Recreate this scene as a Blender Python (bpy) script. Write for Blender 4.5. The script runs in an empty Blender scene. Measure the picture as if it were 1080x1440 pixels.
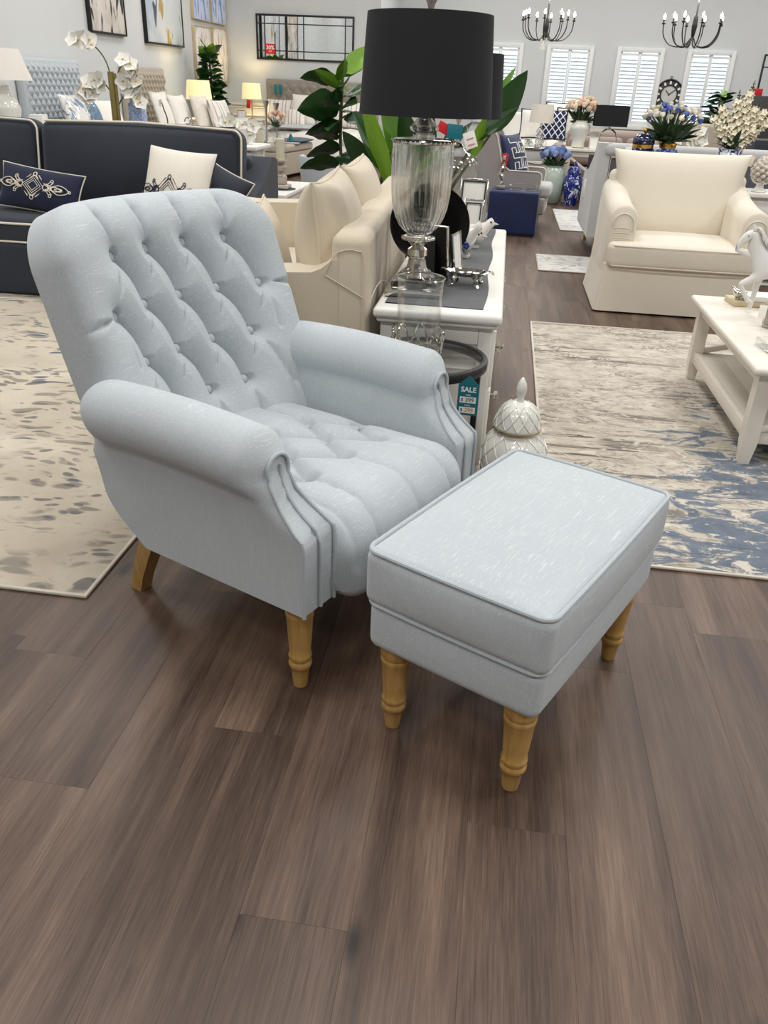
import bpy, math, random
import numpy as np
from mathutils import Vector, Matrix

random.seed(7); rng = np.random.default_rng(7)
SC = bpy.context.scene
COL = SC.collection
PI = math.pi

# ------------------------------------------------------------------ camera
def set_camera():
    p, yw, r = [math.radians(a) for a in (28.1, 6.93, 2.5)]
    cp, sp = math.cos(p), math.sin(p)
    fwd = Vector((0, cp, -sp)); right = Vector((1, 0, 0)); up = Vector((0, sp, cp))
    right, up = math.cos(r)*right + math.sin(r)*up, -math.sin(r)*right + math.cos(r)*up
    Z = Matrix.Rotation(yw, 3, 'Z')
    M = Matrix((Z @ right, Z @ up, Z @ -fwd)).transposed().to_4x4()
    M.translation = (0, 0, 1.25)
    cam = bpy.data.cameras.new('camera'); cam.sensor_width = 36; cam.lens = 1125/1440*36
    cam.clip_start = 0.05
    o = bpy.data.objects.new('camera', cam); o.matrix_world = M; COL.objects.link(o); SC.camera = o
set_camera()

# ------------------------------------------------------------------ world, lights, exposure
SC.view_settings.view_transform = 'Standard'; SC.view_settings.look = 'None'
SC.view_settings.gamma = 1; SC.view_settings.use_curve_mapping = False
SC.view_settings.exposure = 0.0
SC.cycles.use_denoising = True
SC.cycles.max_bounces = 8; SC.cycles.diffuse_bounces = 4; SC.cycles.glossy_bounces = 4
SC.cycles.transmission_bounces = 8; SC.cycles.transparent_max_bounces = 12
SC.cycles.sample_clamp_indirect = 6; SC.cycles.caustics_reflective = False; SC.cycles.caustics_refractive = False
W = bpy.data.worlds.new('daylight'); SC.world = W; W.use_nodes = True
W.node_tree.nodes['Background'].inputs[0].default_value = (0.74, 0.88, 1.0, 1)
W.node_tree.nodes['Background'].inputs[1].default_value = 2.2
LIGHT_W = 50.0
def area(loc, sx, sy, watts, col=(1, 0.99, 0.975)):
    l = bpy.data.lights.new('ceiling_lamp', 'AREA'); l.shape = 'RECTANGLE'; l.size = sx; l.size_y = sy
    l.energy = watts; l.color = col
    o = bpy.data.objects.new('ceiling_lamp', l); o.location = loc; COL.objects.link(o)
for lx in (-3.4, -0.6, 2.2, 5.0):
    for ly in (-1.6, 1.9, 5.4, 8.9, 12.4, 15.6):
        if lx < -2.6 and ly > 15: continue
        area((lx, ly, 4.12), 1.2, 0.5, LIGHT_W)

# ------------------------------------------------------------------ mesh helpers
def C(r, g, b):
    f = lambda c: (c/255/12.92) if c/255 <= .04045 else ((c/255+.055)/1.055)**2.4
    return (f(r), f(g), f(b), 1)
class MB:
    def __init__(s): s.V = []; s.F = []; s.n = 0
    def add(s, V, F, M=None):
        V = np.asarray(V, float).reshape(-1, 3)
        if M is not None:
            m = np.array(M); V = V @ m[:3, :3].T + m[:3, 3]
        s.V.append(V); k = s.n
        s.F += [tuple(int(i)+k for i in f) for f in F]; s.n += len(V); return s
    def box(s, x0, x1, y0, y1, z0, z1, M=None):
        V = [(x, y, z) for x in (x0, x1) for y in (y0, y1) for z in (z0, z1)]
        return s.add(V, [(0,1,3,2),(4,6,7,5),(0,4,5,1),(2,3,7,6),(0,2,6,4),(1,5,7,3)], M)
    def rbox(s, x0, x1, y0, y1, z0, z1, r=.01, k=2, m=1, bulge=(0, 0, 0), M=None):
        h = np.array([x1-x0, y1-y0, z1-z0])/2; c = np.array([x1+x0, y1+y0, z1+z0])/2
        r = min(r, h.min()*.98)
        def ticks(hh):
            e = np.array([hh-r+r*math.tan(PI/4*i/k) for i in range(k+1)])
            mid = np.linspace(-(hh-r), hh-r, m+1)[1:-1]
            return np.concatenate([-e[::-1], mid, e])
        T = [ticks(q) for q in h]; allV = []; F = []; n = 0
        for ax in range(3):
            a, b = (ax+1) % 3, (ax+2) % 3
            A, B = np.meshgrid(T[a], T[b], indexing='ij')
            for sg in (-1, 1):
                P = np.zeros(A.shape+(3,)); P[..., a] = A; P[..., b] = B; P[..., ax] = sg*h[ax]
                na, nb = A.shape; allV.append(P.reshape(-1, 3))
                for i in range(na-1):
                    for j in range(nb-1):
                        q = [n+i*nb+j, n+(i+1)*nb+j, n+(i+1)*nb+j+1, n+i*nb+j+1]
                        F.append(q if sg > 0 else q[::-1])
                n += na*nb
        P = np.concatenate(allV); P, inv = np.unique(P.round(6), axis=0, return_inverse=True); inv = inv.ravel()
        I = np.clip(P, -(h-r), h-r); D = P-I; L = np.linalg.norm(D, axis=1, keepdims=True); L[L == 0] = 1
        Q = I+D/L*r; U = np.clip(Q/h, -1, 1)
        for ax in range(3):
            if bulge[ax]:
                a, b = (ax+1) % 3, (ax+2) % 3
                Q[:, ax] += bulge[ax]*U[:, ax]*(1-U[:, a]**2)*(1-U[:, b]**2)
        return s.add(Q+c, [[inv[i] for i in f] for f in F], M)
    def lathe(s, prof, n=28, M=None, cap=True):
        V = [(r*math.cos(2*PI*i/n), r*math.sin(2*PI*i/n), z) for r, z in prof for i in range(n)]
        F = [(j*n+i, j*n+(i+1) % n, (j+1)*n+(i+1) % n, (j+1)*n+i) for j in range(len(prof)-1) for i in range(n)]
        if cap: F += [tuple(range(n))[::-1], tuple(range((len(prof)-1)*n, len(prof)*n))]
        return s.add(V, F, M)
    def tube(s, pts, r, n=8, closed=False, M=None):
        P = np.asarray(pts, float); m = len(P); R = np.broadcast_to(np.asarray(r, float), (m,))
        T = (np.roll(P, -1, 0)-np.roll(P, 1, 0)) if closed else np.gradient(P, axis=0)
        T /= np.linalg.norm(T, axis=1, keepdims=True)+1e-12
        a = np.array([0, 0, 1.]) if abs(T[0][2]) < .9 else np.array([1., 0, 0])
        N = np.cross(T[0], a); N /= np.linalg.norm(N); V = []
        for i in range(m):
            N = N-T[i]*(N@T[i]); N /= np.linalg.norm(N)+1e-12; B = np.cross(T[i], N)
            for k in range(n):
                t = 2*PI*k/n; V.append(P[i]+R[i]*(math.cos(t)*N+math.sin(t)*B))
        mm = m if closed else m-1
        F = [(i*n+k, i*n+(k+1) % n, ((i+1) % m)*n+(k+1) % n, ((i+1) % m)*n+k) for i in range(mm) for k in range(n)]
        if not closed: F += [tuple(range(n))[::-1], tuple(range((m-1)*n, m*n))]
        return s.add(V, F, M)
    def prism(s, poly, z0, z1, M=None):
        n = len(poly); V = [(x, y, z0) for x, y in poly]+[(x, y, z1) for x, y in poly]
        F = [tuple(range(n))[::-1], tuple(range(n, 2*n))]+[(i, (i+1) % n, n+(i+1) % n, n+i) for i in range(n)]
        return s.add(V, F, M)
    def sheet(s, P, flip=False, M=None):
        P = np.asarray(P, float); a, b = P.shape[:2]
        i, j = np.meshgrid(np.arange(a-1), np.arange(b-1), indexing='ij'); q = (i*b+j).ravel()
        F = np.stack([q, q+1, q+b+1, q+b], 1)
        if flip: F = F[:, ::-1]
        return s.add(P.reshape(-1, 3), F.tolist(), M)
    def ball(s, c, r, n=12, m=8, sc=(1, 1, 1), M=None):
        prof = [(math.sin(PI*i/m)*r+1e-5, -math.cos(PI*i/m)*r) for i in range(m+1)]
        V = [(a*math.cos(2*PI*i/n)*sc[0]+c[0], a*math.sin(2*PI*i/n)*sc[1]+c[1], z*sc[2]+c[2]) for a, z in prof for i in range(n)]
        F = [(j*n+i, j*n+(i+1) % n, (j+1)*n+(i+1) % n, (j+1)*n+i) for j in range(m) for i in range(n)]
        return s.add(V, F, M)
    def pillow(s, w, h, t, n=18, ear=.07, M=None, pw=.45):
        u = np.sin(np.linspace(-1, 1, n+1)*PI/2); X, Y = np.meshgrid(u, u, indexing='ij')
        x = w/2*X*(1-ear*(1-Y**2)); y = h/2*Y*(1-ear*(1-X**2))
        z = t/2*np.maximum((1-X**2)*(1-Y**2), 0)**pw
        s.sheet(np.stack([x, y, z], -1), flip=True, M=M); return s.sheet(np.stack([x, y, -z], -1), M=M)
def pillow_edge(w, h, ear=.07, n=18):
    u = np.linspace(-1, 1, n, endpoint=False); o = np.ones(n)
    X = np.concatenate([u, o, -u, -o]); Y = np.concatenate([-o, u, o, -u])
    return np.stack([w/2*X*(1-ear*(1-Y**2)), h/2*Y*(1-ear*(1-X**2)), 0*X], 1)
def pillow_z(x, y, w, h, t, pw=.45):
    return t/2*max((1-(2*x/w)**2)*(1-(2*y/h)**2), 0)**pw
def T(x=0, y=0, z=0): return Matrix.Translation((x, y, z))
def Rx(a): return Matrix.Rotation(math.radians(a), 4, 'X')
def Ry(a): return Matrix.Rotation(math.radians(a), 4, 'Y')
def Rz(a): return Matrix.Rotation(math.radians(a), 4, 'Z')
def S(x, y, z): return Matrix.Diagonal((x, y, z, 1))
def arc(cx, cy, r, a0, a1, n): return [(cx+r*math.cos(math.radians(a0+(a1-a0)*i/n)), cy+r*math.sin(math.radians(a0+(a1-a0)*i/n))) for i in range(n+1)]
def smooth_path(pts, k=6):
    P = np.asarray(pts, float); out = []
    Q = np.vstack([2*P[0]-P[1], P, 2*P[-1]-P[-2]])
    for i in range(1, len(Q)-2):
        for j in range(k):
            t = j/k; a, b, c, d = Q[i-1:i+3]
            out.append(.5*(2*b+(c-a)*t+(2*a-5*b+4*c-d)*t*t+(3*b-a-3*c+d)*t**3))
    out.append(P[-1]); return np.array(out)

def mesh(name, mb, mat, smooth=35):
    me = bpy.data.meshes.new(name)
    V = np.concatenate(mb.V) if mb.V else np.zeros((0, 3))
    me.from_pydata(V.tolist(), [], mb.F); me.update()
    if mat: me.materials.append(mat)
    if smooth:
        me.polygons.foreach_set('use_smooth', [True]*len(me.polygons))
        me.set_sharp_from_angle(angle=math.radians(smooth))
    return me
def link(name, data, parent=None, M=None):
    o = bpy.data.objects.new(name, data); COL.objects.link(o)
    if parent: o.parent = parent
    if M is not None: o.matrix_local = M
    return o
def obj(name, mb, mat, parent=None, M=None, smooth=35, label=None):
    o = link(name, mesh(name, mb, mat, smooth), parent, M)
    if label: o['label'] = label
    return o
def tag(o, label, cat, group=None):
    o['label'] = label; o['category'] = cat
    if group: o['group'] = group
    return o
def thing(name, label, cat, loc=(0, 0, 0), rz=0, group=None):
    o = bpy.data.objects.new(name, None); COL.objects.link(o); o.empty_display_size = .1
    o.location = loc; o.rotation_euler = (0, 0, math.radians(rz)); return tag(o, label, cat, group)
def struct(name, mb, mat, parent=None, M=None, smooth=35):
    o = obj(name, mb, mat, parent, M, smooth); o['kind'] = 'structure'; return o
def copy_tree(o, label, loc, rz=None, group=None):
    def rec(a, parent):
        c = a.copy(); COL.objects.link(c); c.parent = parent
        for ch in kids.get(a.name, []): rec(ch, c)
        return c
    kids = {}
    for a in list(COL.objects):
        if a.parent: kids.setdefault(a.parent.name, []).append(a)
    c = rec(o, None); c.location = loc; c['label'] = label
    if rz is not None: c.rotation_euler = (0, 0, math.radians(rz))
    if group: c['group'] = group
    return c
def text_mesh(body, size, depth, mat, bold=0.0):
    cu = bpy.data.curves.new('text', 'FONT'); cu.body = body; cu.size = size; cu.extrude = depth
    cu.align_x = 'CENTER'; cu.align_y = 'CENTER'; cu.offset = bold
    o = bpy.data.objects.new('text', cu); COL.objects.link(o); bpy.context.view_layer.update()
    me = bpy.data.meshes.new_from_object(o.evaluated_get(bpy.context.evaluated_depsgraph_get()))
    bpy.data.objects.remove(o); me.materials.clear(); me.materials.append(mat); me.name = 'lettering'; return me

# ------------------------------------------------------------------ materials
class NT:
    def __init__(s, name):
        s.m = bpy.data.materials.new(name); s.m.use_nodes = True; s.t = s.m.node_tree; s.n = s.t.nodes
        s.b = s.n['Principled BSDF']
    def node(s, kind, props=None, **inp):
        x = s.n.new(kind)
        for k, v in (props or {}).items(): setattr(x, k, v)
        for k, v in inp.items():
            k = k.replace('_', ' ') if not k.isdigit() else k
            s.inp(x, k, v)
        return x
    def inp(s, x, k, v):
        sock = x.inputs[int(k)] if (isinstance(k, int) or str(k).isdigit()) else x.inputs[k]
        if isinstance(v, bpy.types.NodeSocket): s.t.links.new(v, sock)
        else: sock.default_value = v
    def set(s, **kw):
        for k, v in kw.items(): s.inp(s.b, k.replace('_', ' '), v)
        return s
    def coord(s, scale=(1, 1, 1), out='Object', rot=(0, 0, 0), loc=(0, 0, 0)):
        tc = s.node('ShaderNodeTexCoord'); mp = s.node('ShaderNodeMapping')
        s.t.links.new(tc.outputs[out], mp.inputs[0]); mp.inputs['Scale'].default_value = scale
        mp.inputs['Rotation'].default_value = rot; mp.inputs['Location'].default_value = loc
        return mp.outputs[0]
    def noise(s, vec, scale=5, detail=3, rough=.5, dist=0):
        x = s.node('ShaderNodeTexNoise', Scale=scale, Detail=detail, Roughness=rough, Distortion=dist)
        s.t.links.new(vec, x.inputs['Vector']); return x.outputs['Fac']
    def ramp(s, fac, stops):
        x = s.node('ShaderNodeValToRGB'); e = x.color_ramp.elements
        while len(e) < len(stops): e.new(.5)
        for i, (p, c) in enumerate(stops):
            e[i].position = p; e[i].color = c if not isinstance(c, (int, float)) else (c, c, c, 1)
        s.t.links.new(fac, x.inputs[0]); return x.outputs[0]
    def mix(s, fac, a, b, mode='MIX'):
        x = s.node('ShaderNodeMix', {'data_type': 'RGBA', 'blend_type': mode})
        for i, v in ((0, fac), (6, a), (7, b)):
            if isinstance(v, bpy.types.NodeSocket): s.t.links.new(v, x.inputs[i])
            else: x.inputs[i].default_value = v
        return x.outputs[2]
    def math(s, op, a, b=0.0):
        x = s.node('ShaderNodeMath', {'operation': op})
        for i, v in ((0, a), (1, b)):
            if isinstance(v, bpy.types.NodeSocket): s.t.links.new(v, x.inputs[i])
            else: x.inputs[i].default_value = v
        return x.outputs[0]
    def bump(s, h, strength=.2, dist=.002):
        x = s.node('ShaderNodeBump', Strength=strength, Distance=dist); s.t.links.new(h, x.inputs['Height'])
        s.t.links.new(x.outputs[0], s.b.inputs['Normal']); return s
MATS = {}
def plain(name, col, rough=.5, metal=0.0, var=.06, vscale=8, **kw):
    if name in MATS: return MATS[name]
    n = NT(name); v = n.noise(n.coord(), vscale, 4)
    c2 = tuple(max(0, x*(1-var*2)) for x in col[:3])+(1,); c3 = tuple(min(1, x*(1+var)) for x in col[:3])+(1,)
    n.set(Base_Color=n.ramp(v, [(.3, c2), (.7, c3)]), Roughness=rough, Metallic=metal)
    for k, x in kw.items(): n.inp(n.b, k.replace('_', ' '), x)
    MATS[name] = n.m; return n.m
def linen(name, col, slub, amt=.6, rough=.9, fine=330, long=15, bump=.25, sheen=.2):
    if name in MATS: return MATS[name]
    n = NT(name); facs = []
    for k, sc in enumerate(((long, fine, fine), (fine, long, fine), (fine, fine, long))):
        facs.append(n.ramp(n.noise(n.coord(sc, loc=(k*7.3, k*3.1, 0)), 1, 2, .6), [(.57, 0), (.70, 1)]))
    f = n.math('MAXIMUM', n.math('MAXIMUM', n.math('MULTIPLY', facs[0], .4), facs[1]), n.math('MULTIPLY', facs[2], .55))
    big = n.noise(n.coord(), 6, 3)
    base = n.mix(big, tuple(x*.93 for x in col[:3])+(1,), col)
    weave = n.noise(n.coord(), 900, 2)
    n.set(Base_Color=n.mix(n.math('MULTIPLY', f, amt), base, slub), Roughness=rough, Sheen_Weight=sheen, Sheen_Roughness=.5)
    n.bump(n.math('ADD', weave, f), bump, .0012); MATS[name] = n.m; return n.m
def metal(name, col, rough=.15): return plain(name, col, rough, 1.0, var=.03, vscale=20)
def glass(name, col=(.97, .985, .98, 1), rough=.02, ior=1.45):
    if name in MATS: return MATS[name]
    n = NT(name); n.set(Base_Color=col, Roughness=rough, IOR=ior, Transmission_Weight=1.0)
    out = n.n['Material Output']                      # thin clear glass: let straight light through as well
    tr = n.node('ShaderNodeBsdfTransparent'); mx = n.node('ShaderNodeMixShader')
    fz = n.node('ShaderNodeLayerWeight', Blend=.35)
    n.t.links.new(n.ramp(fz.outputs['Facing'], [(.0, .25), (1, .95)]), mx.inputs[0])
    n.t.links.new(tr.outputs[0], mx.inputs[1]); n.t.links.new(n.b.outputs[0], mx.inputs[2])
    n.t.links.new(mx.outputs[0], out.inputs[0]); MATS[name] = n.m; return n.m
def thin_glass(name, tint=(.985, .99, .988, 1), edge=.75):
    n = NT(name); n.t.nodes.remove(n.b); out = n.n['Material Output']
    tr = n.node('ShaderNodeBsdfTransparent', Color=tint); gl = n.node('ShaderNodeBsdfGlossy', Roughness=.03); fz = n.node('ShaderNodeLayerWeight', Blend=.5); mx = n.node('ShaderNodeMixShader')
    n.t.links.new(n.ramp(fz.outputs['Facing'], [(.0, .06), (.55, .12), (.85, .38), (1, edge)]), mx.inputs[0]); n.t.links.new(tr.outputs[0], mx.inputs[1]); n.t.links.new(gl.outputs[0], mx.inputs[2]); n.t.links.new(mx.outputs[0], out.inputs[0]); return n.m
def emit(name, col, strength):
    if name in MATS: return MATS[name]
    n = NT(name); n.set(Base_Color=col, Emission_Color=col, Emission_Strength=strength); MATS[name] = n.m; return n.m
def shade_mat(name, col, strength):
    n = NT(name); w = n.noise(n.coord((300, 300, 60)), 1, 2)
    n.set(Base_Color=n.mix(w, tuple(x*.92 for x in col[:3])+(1,), col), Roughness=.9, Emission_Color=col, Emission_Strength=strength)
    return n.m

M_blue = linen('blue_grey_linen', C(183, 190, 194), C(222, 226, 228), .46)
M_blue_pipe = linen('blue_grey_linen_piping', C(176, 184, 189), C(208, 213, 215), .4)

def wood(name, c1, c2, rough=.38, axis=2, scale=1.0):
    if name in MATS: return MATS[name]
    n = NT(name); sc = [60*scale]*3; sc[axis] = 4*scale
    v = n.noise(n.coord(tuple(sc)), 1, 4, .6, .6)
    n.set(Base_Color=n.ramp(v, [(.3, c1), (.7, c2)]), Roughness=rough); n.bump(v, .08, .001); MATS[name] = n.m; return n.m
M_oak = wood('honey_oak', C(156, 118, 60), C(192, 153, 90), .32)
M_white = plain('white_lacquer', C(232, 229, 222), .35, var=.01)
M_cream_paint = plain('cream_paint', C(226, 219, 207), .42, var=.015)
M_wall = plain('wall_paint', C(210, 212, 211), .85, var=.008, vscale=1.5)
M_trim = plain('trim_paint', C(232, 233, 231), .55, var=.008)
M_silver = metal('polished_silver', C(214, 210, 202), .12)
M_pewter = metal('brushed_pewter', C(170, 166, 158), .3)
M_gold = metal('polished_gold', C(205, 164, 84), .2)
M_blackmetal = plain('black_metal', C(20, 20, 22), .45, var=.03)
M_clear = thin_glass('clear_glass')
M_crystal = glass('cut_crystal', (.96, .975, .975, 1), .0, 1.5)
M_ceramic = plain('white_glazed_ceramic', C(224, 222, 214), .16, var=.015, Coat_Weight=.5)
M_cream = linen('cream_linen', C(208, 195, 172), C(222, 211, 190), .4, bump=.15)
M_slip = linen('ivory_slipcover_cotton', C(223, 214, 197), C(231, 223, 208), .25, bump=.1)
M_navy = plain('charcoal_navy_cotton', C(40, 45, 56), .9, var=.05, Sheen_Weight=.12)
M_navyp = plain('deep_navy_cotton', C(19, 27, 54), .88, var=.05, Sheen_Weight=.1)
M_velvet = plain('royal_navy_velvet', C(9, 29, 76), .7, var=.25, vscale=5, Sheen_Weight=.12)
M_pipe = plain('ivory_piping', C(222, 214, 198), .8, var=.02)
M_grey = linen('grey_linen', C(158, 152, 149), C(172, 167, 164), .3, bump=.1)
M_lgrey = linen('light_grey_linen', C(186, 185, 184), C(202, 201, 199), .3, bump=.1)
M_mauve = linen('mauve_linen', C(158, 142, 134), C(172, 157, 149), .3, bump=.1)
M_beige = linen('beige_linen', C(176, 164, 146), C(192, 181, 165), .3, bump=.1)
M_bluehb = linen('powder_blue_linen', C(184, 191, 196), C(199, 205, 209), .3, bump=.1)
M_duvet = plain('white_bedding', C(226, 222, 214), .9, var=.03)
M_pillow = plain('white_pillow_cotton', C(232, 228, 220), .9, var=.025)

def leafmat(name, c1, c2):
    n = NT(name); v = n.noise(n.coord((1, 1, 1)), 9, 3); oi = n.node('ShaderNodeObjectInfo')
    col = n.mix(n.math('ADD', n.math('MULTIPLY', v, .4), n.math('MULTIPLY', oi.outputs['Random'], .6)), c1, c2)
    n.set(Base_Color=col, Roughness=.38, Specular_IOR_Level=.5); return n.m
M_leaf = leafmat('dark_waxy_leaf', C(22, 52, 24), C(40, 82, 30))
M_leafl = leafmat('fresh_green_leaf', C(70, 116, 24), C(118, 158, 36))
M_stem = plain('plant_stem', C(92, 86, 48), .6)
M_fgreen = plain('bouquet_green', C(58, 84, 52), .6, var=.2)
M_petal = plain('white_petal', C(238, 235, 226), .6, var=.03, Subsurface_Weight=.0)
M_yellow = plain('flower_centre', C(214, 182, 72), .6)
M_black_shade = linen('black_drum_shade_linen', C(20, 21, 25), C(34, 35, 38), .35, fine=500, long=40, bump=.15, sheen=0.0)
M_red = plain('red_card', C(196, 24, 36), .5, var=.02)
M_teal = plain('teal_card', C(8, 108, 122), .5, var=.02)
M_ink = plain('dark_ink', C(30, 34, 44), .6)
M_card = plain('white_card', C(240, 238, 232), .6, var=.01)
M_candle = plain('ivory_wax', C(228, 218, 192), .5, var=.02)
M_mirror = metal('mirror_glass', C(225, 228, 228), .02)
def bluewhite(name, scale=22, thr=.5, dark=C(22, 38, 120), light=C(226, 230, 236)):
    n = NT(name); v = n.noise(n.coord(), scale, 3, .55, 1.2)
    n.set(Base_Color=n.ramp(v, [(thr-.03, light), (thr+.03, dark)]), Roughness=.12, Coat_Weight=.4); return n.m
M_bw = bluewhite('blue_and_white_glaze', 26, .52)
M_bwd = bluewhite('blue_ground_glaze', 18, .40)
M_bwn = bluewhite('navy_ground_glaze', 20, .39, C(14, 20, 62))

# ================================================================== SETTING
def plank_mat():
    n = NT('dark_oak_plank'); tc = n.node('ShaderNodeTexCoord'); oi = n.node('ShaderNodeObjectInfo'); ge = n.node('ShaderNodeNewGeometry')
    rnd = n.math('FRACT', n.math('ADD', oi.outputs['Random'], ge.outputs['Random Per Island']))
    off = n.node('ShaderNodeCombineXYZ'); n.inp(off, 0, n.math('MULTIPLY', rnd, 91.0)); n.inp(off, 1, n.math('MULTIPLY', rnd, 37.0))
    add = n.node('ShaderNodeVectorMath', {'operation': 'ADD'}); n.t.links.new(tc.outputs['Object'], add.inputs[0]); n.t.links.new(off.outputs[0], add.inputs[1])
    def mp(sc):
        m = n.node('ShaderNodeMapping'); n.t.links.new(add.outputs[0], m.inputs[0]); m.inputs['Scale'].default_value = sc; return m.outputs[0]
    band = n.noise(mp((10, .75, 1)), 1, 3, .55, .6); fine = n.noise(mp((330, 10, 1)), 1, 4, .7, .3); grain = n.noise(mp((95, 3.2, 1)), 1, 4, .65, .7)
    t = n.math('ADD', n.math('ADD', n.math('MULTIPLY', band, .72), n.math('MULTIPLY', fine, .40)), n.math('MULTIPLY', grain, .26))
    t = n.math('ADD', t, n.math('MULTIPLY', n.math('SUBTRACT', rnd, .5), .04))
    col = n.ramp(t, [(.46, C(47, 35, 28)), (.63, C(76, 59, 49)), (.78, C(102, 82, 69)), (.94, C(130, 108, 92))])
    kn = n.node('ShaderNodeTexVoronoi', Scale=1.0); n.t.links.new(mp((6, 2.3, 1)), kn.inputs['Vector'])
    col = n.mix(n.ramp(kn.outputs['Distance'], [(.045, .9), (.13, 0)]), col, C(30, 23, 20))
    n.set(Base_Color=col, Roughness=n.ramp(fine, [(.3, .36), (.8, .5)]), Specular_IOR_Level=.45); n.bump(fine, .12, .001); return n.m
M_plank = plank_mat()
M_sub = plain('underlay', C(28, 24, 22), .9)
floor = struct('floor', MB().box(-5, 7, -6, 18, -.12, -.006), M_sub)
PW, PL = .187, 1.22
fixed = {0: 1.26, 1: .839, 3: 1.10, 2: .43, 4: 1.62, 5: .72, -1: .55, -2: 1.05, -3: 1.43}
pl = []
for k in range(-25, 41):
    x0 = -.506+k*PW
    if x0 < -5 or x0+PW > 7: continue
    y = fixed.get(k, rng.uniform(0, PL)); y -= PL*6
    while y < 18:
        if y+PL > -6: pl.append((x0, max(y, -6), min(y+PL, 18)))
        y += PL
vis = [q for q in pl if q[2] > .35 and q[0] > -.57*q[2]-.45 and q[0] < .29*q[2]+.4]
vis.sort(key=lambda q: q[1]); near = [q for q in vis if q[2]-q[1] > PL-.01][:290]; ns = set(near)
pm = mesh('plank', MB().rbox(.0001, PW-.0001, .0001, PL-.0001, -.006, 0, .0003, 1), M_plank, 0)
for x, y0, y1 in near: link('plank', pm, floor, T(x, y0, 0))
far = MB()
for q in pl:
    if q not in ns: far.box(q[0]+.0001, q[0]+PW-.0001, q[1]+.0001, q[2]-.0001, -.006, 0)
o = obj('far_planks', far, M_plank, floor, smooth=0); o['kind'] = 'stuff'
HC = 4.3
struct('ceiling', MB().box(-5.1, 7.1, -6.1, 18.1, HC, HC+.1), M_wall)
struct('wall_left', MB().box(-5.1, -5, -6, 15.6, 0, HC), M_wall)
struct('wall_front', MB().box(-5, 7, -6.1, -6, 0, HC), M_wall)
struct('wall_right', MB().box(7, 7.1, -6, 18, 0, HC), M_wall)
struct('wall_back', MB().box(-5, -2.3, 15.5, 15.6, 0, HC), M_wall)
struct('wall_return', MB().box(-2.4, -2.3, 15.6, 18, 0, HC), M_wall)
WZ0, WZ1 = .70, 2.0
WX = [(-.70, .08), (.62, 1.41), (1.94, 2.72), (3.24, 4.02)]
wm = MB(); xs = [-2.4]+[v for w in WX for v in w]+[7]
for i in range(0, len(xs), 2): wm.box(xs[i], xs[i+1], 18, 18.12, 0, HC)
for a, b in WX: wm.box(a, b, 18, 18.12, 0, WZ0); wm.box(a, b, 18, 18.12, WZ1, HC)
struct('wall_back_right', wm, M_wall)
t = MB(); t.rbox(-5, -2.3, 15.47, 15.5, .83, .87, .008, 1); t.rbox(-5, -2.3, 15.485, 15.5, .79, .81, .005, 1); struct('trim_1', t, M_trim)
t = MB()
for a, b in ((-4.95, -4.2), (-4.1, -3.2), (-3.1, -2.4)):
    for q in ((a, b, .66, .69), (a, b, .2, .23), (a, a+.03, .2, .69), (b-.03, b, .2, .69)): t.rbox(q[0], q[1], 15.48, 15.5, q[2], q[3], .006, 1)
struct('trim_2', t, M_trim)
struct('baseboard_back', MB().rbox(-5, -2.3, 15.48, 15.5, 0, .12, .005, 1), M_trim)
struct('baseboard_back_right', MB().rbox(-2.3, 7, 17.98, 18, 0, .12, .005, 1), M_trim)
struct('baseboard_left', MB().rbox(-5, -4.98, -6, 15.5, 0, .12, .005, 1), M_trim)
slat_me = mesh('slat', MB().rbox(-.155, .155, -.033, .033, -.004, .004, .0035, 1), M_trim, 30)
for i, (a, b) in enumerate(WX):
    f = MB()
    for q in ((a-.05, a+.03, WZ0-.05, WZ1+.05), (b-.03, b+.05, WZ0-.05, WZ1+.05)): f.rbox(q[0], q[1], 17.95, 18.03, q[2], q[3], .008, 1)
    for q in ((WZ1-.03, WZ1+.05), (WZ0-.05, WZ0+.03)): f.rbox(a+.03, b-.03, 17.95, 18.03, q[0], q[1], .008, 1)
    w = struct('window_%d' % (i+1), f, M_trim)
    obj('pane', MB().box(a+.02, b-.02, 18.07, 18.076, WZ0, WZ1), M_clear, w)
    mid = (a+b)/2
    for s0, s1 in ((a+.03, mid-.002), (mid+.002, b-.03)):
        s = MB()
        for q in ((s0, s0+.032, WZ0+.03, WZ1-.03), (s1-.032, s1, WZ0+.03, WZ1-.03)): s.rbox(q[0], q[1], 17.985, 18.012, q[2], q[3], .004, 1)
        for q in ((WZ0+.03, WZ0+.11), (WZ1-.09, WZ1-.05)): s.rbox(s0+.03, s1-.03, 17.985, 18.012, q[0], q[1], .004, 1)
        sh = obj('shutter', s, M_trim, w)
        z = WZ0+.145
        while z < WZ1-.11:
            link('slat', slat_me, sh, T((s0+s1)/2, 18.0, z) @ S((s1-s0-.07)/.31, 1, 1) @ Rx(-22)); z += .062

# ================================================================== ARMCHAIR
CH = np.array([-.33, 1.367]); CA = math.radians(-25.4)
cf = np.array([math.cos(CA), math.sin(CA)]); cl = np.array([-cf[1], cf[0]])
cb = CH+.37*cl-.30*cf
chair = thing('armchair', 'pale blue linen armchair with deep buttoned back and turned wooden legs', 'armchair', (cb[0], cb[1], 0), math.degrees(CA))
CM = T(.30, -.37, 0)            # chair pieces are written as (forward, across, up) from the near front corner
UC, SP, RH, BC = .375, .127, .128, .80      # BC: how strongly the back wraps forward at its sides
def seg_field(x, t, segs):
    d = np.zeros_like(x)
    for x0, t0, x1, t1, a, w in segs:
        dx, dt = x1-x0, t1-t0; L = dx*dx+dt*dt+1e-9
        k = np.clip(((x-x0)*dx+(t-t0)*dt)/L, 0, 1)
        d = np.maximum(d, a*np.exp(-np.hypot(x-x0-k*dx, t-t0-k*dt)/w))
    return d
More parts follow.
